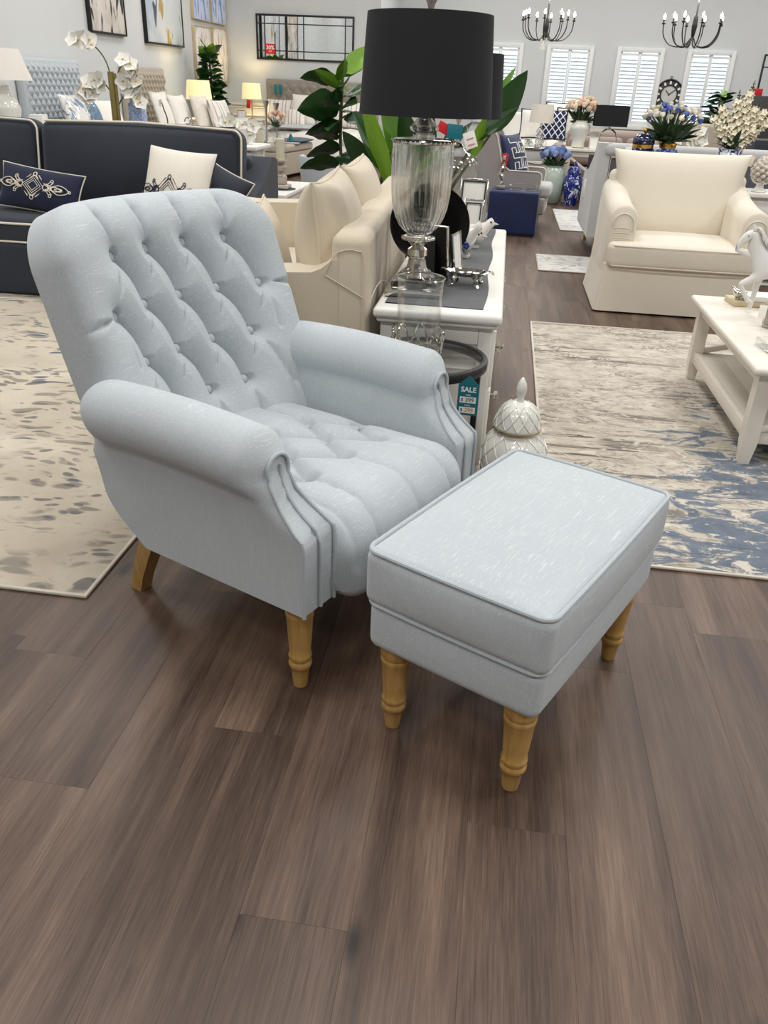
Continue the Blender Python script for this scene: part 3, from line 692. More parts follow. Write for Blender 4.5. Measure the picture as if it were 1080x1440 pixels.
frame('photo_frame', 'clear edged photo frame standing side on behind the silver footed dish', (-.14, 3.20, CZ+.006), 80, .13, .16, 8, M_silver, M_card, .008)
def bird(name, label, loc, rz, sc, m, plump=1.0):
    t = thing(name, label, 'figurine', loc, rz); b = MB(); rows = []
    for x, z, r in ((-.075, .07, .004), (-.062, .068, .012), (-.04, .056, .026), (-.015, .046, .037), (.012, .048, .038), (.03, .062, .030), (.042, .078, .024), (.052, .088, .019), (.060, .087, .012), (.064, .084, .004)):
        rows.append([(x*sc/plump**.5, r*sc*plump**.4*math.cos(a*PI/8), (z*(1+(plump-1)*.6)+r*plump**.5*math.sin(a*PI/8))*sc) for a in range(17)])
    b.sheet(np.array(rows)); obj('body', b, m, t, smooth=80)
    obj('beak', MB().lathe([(.006*sc, 0), (.0005, .018*sc)], 8, T(.062*sc, 0, .086*sc) @ Ry(95)), m, t)
    [obj('foot', MB().rbox(-.02*sc, .012*sc, (q-.008)*sc, (q+.008)*sc, 0, .014*sc, .004*sc, 1), m, t) for q in (-.012, .012)]
    [obj('eye', MB().ball((.048*sc, q*.0175*sc, .093*sc), .0042*sc, 8, 6), M_ink, t) for q in (-1, 1)]; return t
bd = bird('bird_figurine', 'round white ceramic bird with blue flower painting on the runner', (-.128, 3.58, CZ+.004), -14, 1.12, M_ceramic, 1.55)
b = MB(); M_cobalt = plain('cobalt_glaze', C(34, 54, 140), .2)
for x, y, z in ((-.022, -.049, .062), (.012, -.050, .058), (-.004, -.051, .078)):
    for k in range(5): b.ball((x+.009*math.cos(k*1.257), y, z+.009*math.sin(k*1.257)), .0062, 7, 5, (1, .35, 1))
b.tube(smooth_path([(-.02, -.050, .06), (-.005, -.051, .045), (.006, -.047, .03)], 4), .002, 5)
obj('painted_flower', b, M_cobalt, bd)
bird('bird_figurine', 'textured white ceramic bird behind the blue painted one', (-.10, 3.84, CZ+.004), 10, 1.25, plain('matt_white_ceramic', C(222, 216, 206), .6, var=.06, vscale=60))
dish = thing('trinket_dish', 'small silver footed dish with ornate handles near the console edge', 'dish', (-.10, 3.05, CZ+.004), -8)
b = MB(); rows = []
for r, z in ((.001, .034), (.03, .034), (.05, .037), (.062, .044), (.068, .049), (.062, .040), (.03, .030), (.001, .030)):
    rows.append([(r*1.1*math.cos(a*PI/24)*(1+.06*math.cos(a*PI/3)), r*.8*math.sin(a*PI/24)*(1+.06*math.cos(a*PI/3)), z) for a in range(49)])
b.sheet(np.array(rows)); obj('bowl', b, M_silver, dish, smooth=70)
for a in (45, 135, 225, 315): obj('foot', MB().tube(smooth_path([(.045, 0, .034), (.062, 0, .026), (.056, 0, .012), (.066, 0, .003), (.074, 0, .006)], 4), [.007]*9+[.006]*4+[.005]*4, 7, M=Rz(a)), M_silver, dish)
for sg in (-1, 1): obj('handle', MB().tube(smooth_path([(.066*sg, -.02, .046), (.09*sg, -.012, .056), (.098*sg, .006, .044), (.086*sg, .02, .05), (.066*sg, .022, .046)], 5), .0042, 7), M_silver, dish)

# ================================================================== ROUND SIDE TABLE, HURRICANE VASE, SALE TAG
TZ = .51
st = thing('side_table', 'round side table with black metal ring and clear glass top behind the armchair', 'side table', (-.196, 2.435, 0))
ringp = [(.186, TZ-.03), (.202, TZ-.03), (.204, TZ-.027), (.204, TZ-.003), (.201, TZ), (.188, TZ), (.186, TZ-.004), (.186, TZ-.03)]
obj('rim', MB().lathe(ringp, 72, cap=False), M_blackmetal, st, smooth=50)
obj('glass_top', MB().lathe([(.0005, TZ-.012), (.187, TZ-.012), (.187, TZ-.004), (.0005, TZ-.004)], 64, cap=False), M_clear, st, smooth=30)
for k in range(3):
    a = -6+120*k; obj('leg', MB().rbox(-.009, .009, -.012, .012, 0, TZ-.025, .002, 1, M=Rz(a) @ T(.178, 0, 0)), M_blackmetal, st)
obj('lower_ring', MB().tube([(.172*math.cos(i*PI/24), .172*math.sin(i*PI/24), .09) for i in range(48)], .007, 8, True), M_blackmetal, st)
hv = thing('hurricane_vase', 'clear glass cylinder vase in a silver ring base on the round side table', 'vase', (-.216, 2.455, TZ+.001))
obj('glass', MB().lathe([(.064, .012), (.067, .02), (.068, .12), (.070, .222), (.073, .230), (.070, .232), (.066, .222), (.0645, .12), (.063, .02), (.001, .016)], 48, cap=False), M_clear, hv, smooth=60)
obj('glass_rim', MB().tube([(.0715*math.cos(i*PI/24), .0715*math.sin(i*PI/24), .231) for i in range(48)], .0026, 6, True), M_silver, hv)
b = MB().tube([(.074*math.cos(i*PI/24), .074*math.sin(i*PI/24), .008) for i in range(48)], .006, 8, True)
for k in range(8):
    a0 = k*PI/4
    b.tube([(.080*math.cos(a0+(q-.5)*.72), .080*math.sin(a0+(q-.5)*.72), .008+.062*math.sin(q*PI)) for q in np.linspace(0, 1, 14)], .0032, 6)
    for q in (.2, .35, .5, .65, .8): b.ball((.081*math.cos(a0+(q-.5)*.72), .081*math.sin(a0+(q-.5)*.72), .011+.062*math.sin(q*PI)), .0042, 6, 4)
obj('scroll_base', b, M_silver, hv)
obj('base_disc', MB().lathe([(.001, .0), (.07, .0), (.072, .006), (.07, .012), (.001, .012)], 40, cap=False), M_silver, hv)
sg = thing('sale_tag', 'teal SALE price tag hanging from the round side table rim', 'tag', (-.040, 2.270, .385), -3)
obj('card', MB().prism([(-.031, 0), (.031, 0), (.031, .094), (0, .122), (-.031, .094)], -.0008, .0008, Rx(90)), M_teal, sg, smooth=0)
def put_text(body, size, x, z, m, par, y=-.0012, bold=.0): link('lettering', text_mesh(body, size, .0002, m, bold), par, T(x, y, z) @ Rx(90))
put_text('SALE', .0215, 0, .080, M_card, sg, bold=.0006); put_text('was', .0095, 0, .0645, M_card, sg); put_text('now', .0095, 0, .0325, M_card, sg)
for z, pr_, m in ((.0485, '399', M_ink), (.0165, '299', plain('orange_ink', C(206, 120, 60), .6))):
    obj('price_panel', MB().box(-.024, .024, -.0013, -.0006, z-.0095, z+.0095), M_card, sg)
    put_text('$', .014, -.017, z, plain('navy_ink', C(36, 44, 96), .6), sg, -.0016); put_text(pr_, .0175, .005, z, m, sg, -.0016)
obj('cord', MB().tube([(0, 0, .116), (.002, .003, .15), (.003, .006, .112+.025)], .0006, 5), M_clear, sg)

# ================================================================== LATTICE GINGER JAR
gj = thing('ginger_jar', 'white ceramic lidded ginger jar with raised lattice on the floor beside the footstool', 'jar', (.118, 2.36, 0))
jp = [(.052, 0), (.056, .01), (.058, .03), (.070, .08), (.088, .14), (.1, .19), (.104, .225), (.1, .26), (.088, .29), (.068, .312), (.062, .318), (.062, .328)]
obj('body', MB().lathe(jp, 56), M_ceramic, gj, smooth=60)
lp = [(.071, .325), (.074, .328), (.0735, .335), (.069, .352), (.063, .372), (.053, .392), (.036, .405), (.014, .411)]
obj('lid', MB().lathe(lp, 56), M_ceramic, gj, smooth=60)
obj('lid_rim', MB().tube([(.0735*math.cos(i*PI/28), .0735*math.sin(i*PI/28), .3255) for i in range(56)], .0022, 8, True), M_gold, gj)
obj('finial', MB().lathe([(.012, .409), (.0105, .425), (.0145, .438), (.0165, .452), (.0135, .468), (.006, .483), (.001, .488)], 12), M_ceramic, gj, smooth=60)
def lattice(prof, n, turn, r=.0023):
    b = MB(); zs = np.array([p[1] for p in prof]); rs = np.array([p[0] for p in prof]); L = np.concatenate([[0], np.cumsum(np.hypot(np.diff(zs), np.diff(rs)))]); q = np.linspace(0, L[-1], 26)
    z, rr_ = np.interp(q, L, zs), np.interp(q, L, rs)
    for k in range(n):
        for d in (-1, 1):
            a = 2*PI*k/n+d*turn*q/L[-1]; b.tube(np.stack([(rr_+.0006)*np.cos(a), (rr_+.0006)*np.sin(a), z], 1), r, 5)
    return b
obj('raised_lattice', lattice(jp[2:10], 12, 2.1), M_ceramic, gj); obj('raised_lattice', lattice(lp[2:7], 12, .78, .0019), M_ceramic, gj)

# ================================================================== CREAM SOFA WITH BIG CUSHIONS
cs = thing('sofa', 'cream linen sofa seen from its end and back against the white console', 'sofa', (-.402, 2.62, .0108), 2.8)
b = MB(); b.rbox(-.125, 0, .0, 1.95, .06, .815, .035, 4, 2); obj('backrest', b, M_cream, cs, smooth=60)
def arm_poly(): return [(-.95, .07), (-.10, .07), (-.10, .735), (-.125, .73), (-.155, .705), (-.19, .69), (-.5, .675), (-.82, .665)]+arc(-.88, .60, .07, 80, 180, 5)+[(-.95, .4)]
b = MB().prism(arm_poly(), -.16, 0, Rx(90)); obj('arm', b, M_cream, cs, smooth=50)
b = MB().prism(arm_poly(), -1.95, -1.79, Rx(90)); obj('arm', b, M_cream, cs, smooth=50)
a = obj('base', MB().rbox(-.93, -.1, .14, 1.81, .07, .30, .02, 2), M_cream, cs)
for y in (.165, .98): obj('seat_cushion', MB().rbox(-.95, -.18, y, y+.80, .30, .45, .04, 3, 5, (0, 0, .02)), M_cream, cs, smooth=60)
for q in ([(-.012, -.001, .1), (-.012, -.001, .60)], smooth_path([(-.145, -.001, .685), (-.115, -.001, .745), (-.08, -.001, .765), (-.04, -.001, .765), (-.018, -.001, .745), (-.012, -.001, .60)], 4), [(-.145, -.001, .685), (-.012, -.001, .615)]): obj('seam', MB().tube(q, .0016, 5), M_cream, cs)
for x in (-.85, -.1):
    for y in (.1, 1.85): obj('foot', MB().lathe([(.022, 0), (.028, .07)], 12, T(x, y, 0)), M_oak, cs)
def cushion(name, label, loc, rot, w, h, t, m, pipe=None, pr_=.005, group=None, ear=.07, pw=.45, cat='cushion'):
    c = thing(name, label, cat, (0, 0, 0), 0, group); c.matrix_world = T(*loc) @ rot
    obj('cover', MB().pillow(w, h, t, 20, ear, pw=pw), m, c, smooth=80)
    if pipe: obj('piping', MB().tube(pillow_edge(w, h, ear), pr_, 6, True), pipe, c)
    return c
def stand(rz, lean, roll=0): return Rz(rz) @ Rx(90-lean) @ Rz(roll)        # a cushion set upright, facing -Y before the turn
cushion('back_cushion', 'plump cream back cushion with piped seam, nearest on the cream sofa', (-.600, 3.02, .70), stand(93, 6), .62, .52, .25, M_cream, M_cream, .006, pw=.36)
cushion('back_cushion', 'second cream back cushion behind the nearest one on the cream sofa', (-.625, 3.70, .68), stand(92, 5), .66, .56, .25, M_cream, M_cream, .006, pw=.36)
cushion('scatter_cushion', 'small cream cushion at the seat front of the cream sofa', (-.83, 2.98, .66), stand(95, 14, 6), .40, .38, .14, M_cream, M_cream, .004)

# ================================================================== NAVY SOFA
ns_ = thing('sofa', 'dark navy slipcovered sofa with ivory piping along the left rug', 'sofa', (-2.95, 5.1, .0108))
obj('skirt', MB().rbox(-1.36, 1.36, -.44, .42, .005, .30, .02, 2, 2), M_navy, ns_, smooth=60)
obj('backrest', MB().rbox(-1.36, 1.36, .22, .46, .28, .80, .05, 3, 2), M_navy, ns_, smooth=60)
for sg in (-1, 1):
    a = obj('arm', MB().prism([(-.46, .02), (.46, .02), (.46, .78)]+arc(.36, .74, .06, 70, 110, 3)+[(.15, .68), (-.10, .60)]+arc(-.38, .53, .08, 90, 180, 5), -.07, .07, T(sg*1.40, 0, 0) @ Rz(90) @ Rx(90)), M_navy, ns_, smooth=50)
c = obj('seat_cushion', MB().rbox(-1.33, 1.33, -.41, .24, .30, .44, .03, 3, 6, (0, 0, .03)), M_navy, ns_, smooth=60)
for z in (.418, .312): obj('piping', MB().tube([(-1.31, -.412, z), (1.31, -.412, z)], .0065, 8), M_pipe, c)
for x0, x1 in ((-1.33, -.003), (.003, 1.33)):
    c = obj('back_cushion', MB().rbox(x0, x1, -.09, .09, -.26, .26, .07, 4, 8, (0, .05, .015), M=T(0, .19, .70) @ Rx(-10)), M_navy, ns_, smooth=60)
    lp_ = [(x, y, 0) for x, y in arc(x1-.06, .20, .06, 90, 0, 5)]+[(x1, -.22, 0)]
    lp_ = [(x0+.05, .262, 0), ((x0+x1)/2, .278, 0)]+lp_
    obj('piping', MB().tube(lp_, .0065, 8, M=T(0, .105, .70) @ Rx(-10) @ Rx(90)), M_pipe, c)
def knot(w, h, n=360):
    t = np.linspace(0, 2*PI, n, endpoint=False)
    x = w/2*(np.sin(t)*.72+.28*np.sin(3*t)); y = h/2*(.55*np.sin(4*t+.2)+.45*np.cos(2*t)*np.sin(6*t))
    return x, y
def embroider(c, w, h, t, m, cx, cy, kw, kh, r, pw=.45):
    def put(pts):
        return [(x+cx, y+cy, pillow_z(x+cx, y+cy, w, h, t, pw)+r*.4) for x, y in pts]
    b = MB(); a, q = kw/2, kh/2
    def loop(x, y, rx, ry, ang0, ang1, rot=0, n=18):
        o = []
        for i in range(n+1):
            an = math.radians(ang0+(ang1-ang0)*i/n); u, v = rx*math.cos(an), ry*math.sin(an); cr, sr = math.cos(math.radians(rot)), math.sin(math.radians(rot)); o.append((x+u*cr-v*sr, y+u*sr+v*cr))
        return o
    for s in (1.0, .74, .5): b.tube(put(loop(0, 0, a*.30*s, q*.80*s, 0, 360, 0, 4)[:-1]), r, 5, True)            # nested diamonds
    for sg in (-1, 1):
        for off in (0, .09):
            b.tube(put([(sg*a*(.02+off), q*.86), (sg*a*(.46+off), -q*.48)]), r, 5); b.tube(put([(sg*a*(.02+off), -q*.86), (sg*a*(.46+off), q*.48)]), r, 5)
        b.tube(put(loop(0, sg*q*.92, a*.05, q*.16, 0, 360)[:-1]), r, 5, True)
        for sy in (-1, 1):
            b.tube(put(loop(sg*a*.50, sy*q*.58, a*.035, q*.10, 0, 360)[:-1]), r, 5, True)
            b.tube(put(smooth_path([(sg*a*.30, -sy*q*.30), (sg*a*.52, sy*q*.12), (sg*a*.70, sy*q*.36), (sg*a*.88, sy*q*.24), (sg*a*.98, 0)], 6)), r, 5)
            b.tube(put(smooth_path([(sg*a*.36, sy*q*.30), (sg*a*.58, -sy*q*.16), (sg*a*.74, -sy*q*.06), (sg*a*.80, sy*q*.04), (sg*a*.72, sy*q*.12), (sg*a*.60, sy*q*.02)], 6)), r, 5)
        b.tube(put(loop(sg*a*.40, 0, a*.12, q*.24, 0, 360)[:-1]), r, 5, True); b.tube(put(loop(sg*a*.99, 0, a*.03, q*.09, 0, 360)[:-1]), r, 5, True)
    obj('embroidery', b, m, c)
c = cushion('lumbar_cushion', 'navy lumbar cushion with white scroll embroidery on the navy sofa', (-2.80, 4.91, .595), stand(0, 22, -7), .54, .26, .13, M_navyp, M_pipe, .005)
embroider(c, .54, .26, .13, M_pipe, -.02, .01, .46, .15, .0028)
c = cushion('scatter_cushion', 'white square cushion with navy scroll embroidery on the navy sofa', (-1.92, 4.90, .665), stand(-6, 24, -4), .44, .44, .15, plain('white_cushion_cotton', C(226, 219, 206), .9, var=.02), M_navyp, .004)
embroider(c, .44, .44, .15, M_navyp, -.02, -.05, .40, .17, .0026)
cushion('scatter_cushion', 'plain navy cushion with ivory piping tucked behind the white one', (-1.72, 5.0, .605), stand(-16, 28, -20), .40, .36, .15, M_navy, M_pipe, .005)

# ================================================================== IVORY SLIPCOVERED ARMCHAIR
ia = thing('armchair', 'wide ivory slipcovered armchair with skirt beyond the abstract rug', 'armchair', (1.17, 5.78, 0))
b = MB(); hx = .485
rows = []
for z, g in ((.012, .03), (.10, .018), (.20, .006), (.30, .0)):
    rows.append([(x*(1+g/.485), y*(1+g/.4)+.0, z) for x, y in [(p[0], p[1]) for p in rr_loop(hx, .40, .03, 0)]])
P = np.array(rows); P = np.concatenate([P, P[:, :1]], 1); b.sheet(P); b.add(P[-1][:-1], [tuple(range(P.shape[1]-1))]); obj('skirt', b, M_slip, ia, smooth=60)
ap = [(-.09, .25), (.08, .25), (.085, .52)]+arc(.0, .565, .085, -5, 185, 14)+[(-.09, .5)]
for sg in (-1, 1):
    b = MB(); rings = []
    for y, k, dz in ((-.345, .0, 0), (-.345, .93, 0), (-.335, 1.0, 0), (-.1, 1.02, .008), (.15, 1.0, .05), (.34, .98, .11), (.37, .9, .11)):
        rings.append([(sg*(.40)+(x*k), y, .42+(z-.42)*k+dz*(z > .4)) for x, z in ap])
    P = np.array(rings); P = np.concatenate([P, P[:, :1]], 1); a = obj('arm', b.sheet(P, flip=True), M_slip, ia, smooth=60)
    obj('seam', MB().tube([(sg*.40+x*.80, -.347, .40+(z-.42)*.86) for x, z in ap[2:-1]], .0035, 6), M_slip, a)
    for k in range(6): obj('gather', MB().tube([(sg*.40-.055, -.346, .36+k*.03), (sg*.40, -.349, .365+k*.03), (sg*.40+.055, -.346, .358+k*.03)], .0032, 5), M_slip, a)
c = obj('seat_cushion', MB().rbox(-.475, .475, -.43, .22, .285, .43, .035, 4, 8, (.0, .01, .03)), M_slip, ia, smooth=60)
for z in (.418, .297): obj('piping', MB().tube([(-.465, -.40, z), (-.44, -.428, z), (-.2, -.436, z), (.2, -.436, z), (.44, -.428, z), (.465, -.40, z)], .005, 7), M_slip, c)
b = MB(); n = 26; u = np.sin(np.linspace(-1, 1, n)*PI/2); X, Y = np.meshgrid(u, u, indexing='ij')
for sg in (1, -1):
    x = X*(.375+.075*(Y*.5+.5)**1.5)*(1-.02*(1-Y**2)); y = .66+.26*Y*(1-.0*X**2)+.012*np.abs(X)**4*(Y > 0); z = .11*np.maximum((1-X**4)*(1-Y**4), 0)**.4
    b.sheet(np.stack([x, .20+(y-.42)*.22-sg*z, y], -1), flip=(sg < 0))
obj('back_cushion', b, M_slip, ia, smooth=70)
obj('frame_back', MB().rbox(-.45, .45, .28, .40, .25, .80, .04, 3, 2), M_slip, ia, smooth=60)

# ================================================================== WHITE COFFEE TABLE ON THE RIGHT RUG
ct = thing('coffee_table', 'white coffee table with crossed end and lower shelf on the abstract rug', 'coffee table', (1.36, 3.56, .0108))
obj('top', MB().rbox(-.40, .40, -.63, .56, .365, .395, .014, 3, 1), M_cream_paint, ct, smooth=50)
obj('apron', MB().rbox(-.355, .355, -.585, .515, .315, .366, .004, 1), M_cream_paint, ct)
for sx in (-1, 1):
    for y in (-.555, .485):
        b = MB(); rows = []
        for z, s_ in ((0, .019), (.09, .028), (.366, .029)): rows.append([(sx*.335+x*s_, y+v*s_, z) for x, v in ((-1, -1), (1, -1), (1, 1), (-1, 1), (-1, -1))])
        b.sheet(np.array(rows)); b.add(np.array(rows[0][:4]), [(3, 2, 1, 0)]); obj('leg', b, M_cream_paint, ct, smooth=10)
for sx in (-1, 1): obj('side_rail', MB().rbox(sx*.335-.014, sx*.335+.014, -.53, .46, .085, .14, .004, 1), M_cream_paint, ct)
for y in (-.555, .485):
    obj('end_rail', MB().rbox(-.31, .31, y-.014, y+.014, .085, .135, .004, 1), M_cream_paint, ct)
    for sg in (-1, 1): obj('cross_brace', MB().rbox(-.325, .325, -.010, .010, -.013, .013, .003, 1, M=T(0, y+sg*.0105, .225) @ Ry(sg*14.5)), M_cream_paint, ct)
sh = obj('shelf', MB().rbox(-.325, .325, -.53, .46, .118, .125, .002, 1), M_cream_paint, ct)
for k in range(7): obj('slat', MB().rbox(-.32+k*.0925, -.32+k*.0925+.0915, -.525, .455, .124, .134, .003, 1), M_cream_paint, sh)
tz = .0108+.3955
bk = thing('book', 'cream book with white cover stacked under the silver bird on the coffee table', 'book', (1.235, 3.99, tz), 4)
obj('lower_cover', MB().rbox(-.13, .13, -.07, .07, 0, .022, .002, 1), plain('cream_book', C(206, 190, 156), .6), bk)
bk = thing('book', 'white book lying on top of the cream book beside the horse', 'book', (1.265, 3.99, tz+.0225), 2)
obj('cover', MB().rbox(-.105, .105, -.06, .06, 0, .024, .002, 1), M_card, bk)
bird('bird_figurine', 'small silver bird perched on the cream book', (1.135, 3.97, tz+.0225), 150, .55, M_silver)
hs = thing('horse_figurine', 'white prancing horse figurine standing on the coffee table', 'figurine', (1.255, 3.80, tz), 0)
M_horse = plain('white_horse_glaze', C(222, 220, 216), .35, var=.02)
def skin_body(chains, name, m, par, levels=2):
    bm_v, bm_e, rad = [], [], []
    for ch in chains:
        prev = None
        for p in ch:
            if isinstance(p, int): prev = p; continue
            bm_v.append(p[:3]); rad.append(p[3]); i = len(bm_v)-1
            if prev is not None: bm_e.append((prev, i))
            prev = i
    me = bpy.data.meshes.new(name); me.from_pydata(bm_v, bm_e, []); o = link(name, me, par)
    sk = o.modifiers.new('skin', 'SKIN'); o.modifiers.new('sub', 'SUBSURF').levels = levels; o.modifiers['sub'].render_levels = levels
    for i, r in enumerate(rad): v = me.skin_vertices[0].data[i]; v.radius = r if isinstance(r, tuple) else (r, r); v.use_root = (i == 0)
    bpy.context.view_layer.update(); dg = bpy.context.evaluated_depsgraph_get(); nm = bpy.data.meshes.new_from_object(o.evaluated_get(dg))
    o.modifiers.clear(); o.data = nm; nm.name = name; nm.materials.clear(); nm.materials.append(m); nm.polygons.foreach_set('use_smooth', [True]*len(nm.polygons)); return o
# faces -X; chest 2, withers, neck and head, four legs (near fore raised)
skin_body([[(.02, 0, .205, (.044, .048)), (-.045, 0, .205, (.046, .052)), (-.095, 0, .215, (.042, .05)), (-.130, 0, .262, (.034, .044)), (-.150, 0, .308, (.027, .036)), (-.166, 0, .340, (.023, .027)), (-.186, 0, .326, (.022, .024)), (-.206, 0, .302, (.016, .017)), (-.218, 0, .282, (.013, .014)), (-.224, 0, .272, (.009, .010))],
    [0, (.085, 0, .208, (.048, .052)), (.118, 0, .195, (.036, .036))],
    [2, (-.112, -.026, .165, .022), (-.165, -.028, .135, .015), (-.178, -.028, .128, .014), (-.150, -.028, .085, .0095), (-.128, -.028, .058, .010), (-.108, -.028, .052, .011)],
    [2, (-.090, .026, .15, .021), (-.094, .027, .10, .014), (-.094, .027, .06, .010), (-.096, .027, .022, .010), (-.104, .027, .008, .012)],
    [9, (.100, -.028, .145, .026), (.128, -.03, .098, .015), (.118, -.03, .05, .010), (.108, -.03, .02, .010), (.100, -.03, .008, .012)],
    [9, (.080, .028, .145, .026), (.095, .03, .098, .015), (.070, .03, .055, .010), (.055, .03, .022, .010), (.047, .03, .008, .012)]], 'body', M_horse, hs)
for sg in (-1, 1): obj('ear', MB().lathe([(.007, 0), (.006, .012), (.0005, .026)], 8, T(-.165, sg*.012, .352) @ Ry(-10)), M_horse, hs)
for sg in (-1, 1): obj('eye', MB().ball((-.188, sg*.0185, .330), .0035, 8, 6), M_pewter, hs)
mane = MB()
for k in range(26):
    f_ = k/25; x = -.160+f_*.085; z = .357-f_*.105; q = rng.uniform(-1, 1)
    mane.tube(smooth_path([(x, 0, z), (x+.012, .012*q-.012, z+.006), (x+.024, -.026+.006*q, z-.012), (x+.030+.006*q, -.032, z-.036)], 3), [.006]*4+[.0055]*3+[.004, .003, .0015], 5)
obj('mane', mane, M_horse, hs)['kind'] = 'stuff'
obj('tail', MB().tube(smooth_path([(.145, 0, .21), (.175, 0, .225), (.20, .005, .18), (.205, .008, .11), (.215, .01, .06)], 5), [.009]*6+[.014]*5+[.013]*5+[.011, .009, .006, .004, .002], 8), M_horse, hs)
cj = thing('candle_jar', 'mercury glass candle jar on the coffee table in front of the horse', 'jar', (1.19, 3.56, tz))
M_mercury = glass('mercury_glass', (.88, .84, .85, 1), .12)
obj('jar', MB().lathe([(.038, 0), (.046, .004), (.048, .03), (.046, .07), (.047, .125), (.043, .125), (.042, .07), (.042, .012), (.001, .01)], 32, cap=False), M_mercury, cj, smooth=60)
obj('wax', MB().lathe([(.040, .012), (.040, .075), (.001, .078)], 24), M_candle, cj)
hang_tag('price_tag', 'small white price tag hanging beside the mercury glass candle jar', (1.125, 3.535, tz+.095), .03, .055, M_card, -10)
ta = thing('glass_tray', 'small square clear glass tray with a red jewel near the coffee table edge', 'tray', (1.115, 3.20, tz), 8)
b = MB(); b.rbox(-.07, .07, -.07, .07, 0, .006, .002, 1)
for q in ((-.07, .07, -.07, -.064), (-.07, .07, .064, .07), (-.07, -.064, -.064, .064), (.064, .07, -.064, .064)): b.rbox(q[0], q[1], q[2], q[3], .004, .034, .002, 1)
obj('tray', b, M_clear, ta); obj('jewel', MB().lathe([(.001, 0), (.016, .012), (.012, .02), (.001, .021)], 8, T(.02, -.01, .007)), plain('ruby_glass', C(170, 24, 60), .1), ta, smooth=5)

# ================================================================== WING CHAIR, BLUE CUBE AND FRIENDS
wc = thing('wing_chair', 'grey wing armchair with ivory piping and tapered oak legs behind the blue cube', 'armchair', (.10, 9.02, 0), -6)   # faces +X
obj('seat', MB().rbox(-.25, .36, -.25, .25, .14, .30, .02, 2), M_grey, wc)
obj('seat_cushion', MB().rbox(-.22, .40, -.23, .23, .30, .42, .04, 3, 5, (0, .0, .02)), M_lgrey, wc, smooth=60)
obj('backrest', MB().rbox(-.06, .06, -.33, .33, -.36, .36, .05, 3, 3, M=T(-.28, 0, .53) @ Ry(-10)), M_grey, wc, smooth=60)
for sg in (-1, 1):
    wing = [(-.36, .14), (.30, .14), (.30, .42)]+arc(.26, .50, .045, 0, 90, 4)+[(-.02, .545), (-.10, .60), (-.13, .72), (-.17, .85)]+arc(-.24, .85, .06, 20, 120, 5)+[(-.34, .80)]
    a = obj('wing', MB().prism(wing, -.025, .025, T(0, sg*.30, 0) @ Rx(90)), M_grey, wc, smooth=40)
    obj('piping', MB().tube([(x, sg*.30-sg*.0-.027, z) for x, z in wing[1:-1]], .007, 6), M_pipe, a)
for x in (-.30, .27):
    for y in (-.27, .27): obj('leg', MB().lathe([(.016, 0), (.028, .15)], 4, T(x, y, 0) @ Rz(45)), M_oak, wc, smooth=5)
gk = cushion('scatter_cushion', 'royal blue velvet cushion with white Greek key border on the grey wing chair', (.09, 8.98, .645), Rz(66) @ Rx(68), .46, .46, .14, M_velvet, M_velvet, .004)
b = MB(); pts = [(-.15, -.17), (-.15, -.06), (-.08, -.06), (-.08, -.12), (-.115, -.12), (-.02, -.12), (-.02, -.02), (-.15, -.02), (-.15, .08), (-.08, .08), (-.08, .03), (-.115, .03), (-.02, .03), (-.02, .13), (-.15, .13), (-.15, .18)]
def key(sx, ox, r=.006): return [(sx*x+ox, y, pillow_z(sx*x+ox, y, .46, .46, .14)+.002) for x, y in pts]
b.tube(key(1, -.0), .006, 5); b.tube(key(-1, .0), .006, 5); obj('greek_key', b, M_card, gk)
cushion('scatter_cushion', 'small silver grey cushion beside the blue one on the wing chair', (.02, 8.86, .53), Rz(70) @ Rx(72), .26, .2, .08, M_lgrey, M_lgrey, .003)
hang_tag('price_tag', 'red price tag hanging from the blue Greek key cushion', (.0, 8.655, .70), .055, .12, M_red, 0, 6, up=.01)
cube = thing('cube_ottoman', 'royal blue velvet cube ottoman in front of the grey wing chair', 'ottoman', (.125, 8.42, 0), -4)
obj('cube', MB().rbox(-.235, .235, -.2, .2, .012, .40, .02, 3, 2), M_velvet, cube, smooth=60); obj('plinth', MB().rbox(-.22, .22, -.185, .185, 0, .014, .002, 1), M_blackmetal, cube)
sta = thing('statuette', 'slim silver statuette on a square base standing on the blue cube', 'figurine', (-.02, 8.36, .401))
obj('base', MB().rbox(-.04, .04, -.035, .035, 0, .035, .004, 1), M_pewter, sta)
obj('figure', MB().tube(smooth_path([(0, 0, .03), (.012, 0, .08), (-.01, 0, .14), (.008, 0, .20), (.004, 0, .26), (.02, 0, .30)], 5), [.014, .016, .018, .018, .016, .014, .016, .02, .022, .02, .018, .016, .018, .022, .024, .02, .014, .012, .012, .014, .018, .02, .016, .012, .008, .004][:26], 8), M_silver, sta)
tr = thing('acrylic_tray', 'clear acrylic tray with handles lying on the blue cube', 'tray', (.20, 8.42, .401), -4)
b = MB(); b.rbox(-.13, .13, -.1, .1, 0, .01, .003, 1)
for q in ((-.13, .13, -.1, -.092), (-.13, .13, .092, .1), (-.13, -.122, -.09, .09), (.122, .13, -.09, .09)): b.rbox(q[0], q[1], q[2], q[3], .008, .05, .003, 1)
obj('tray', b, M_clear, tr)
for x in (-.126, .126): obj('handle', MB().tube([(x, -.04, .03), (x*1.08, -.04, .045), (x*1.08, .04, .045), (x, .04, .03)], .006, 6), M_silver, tr)

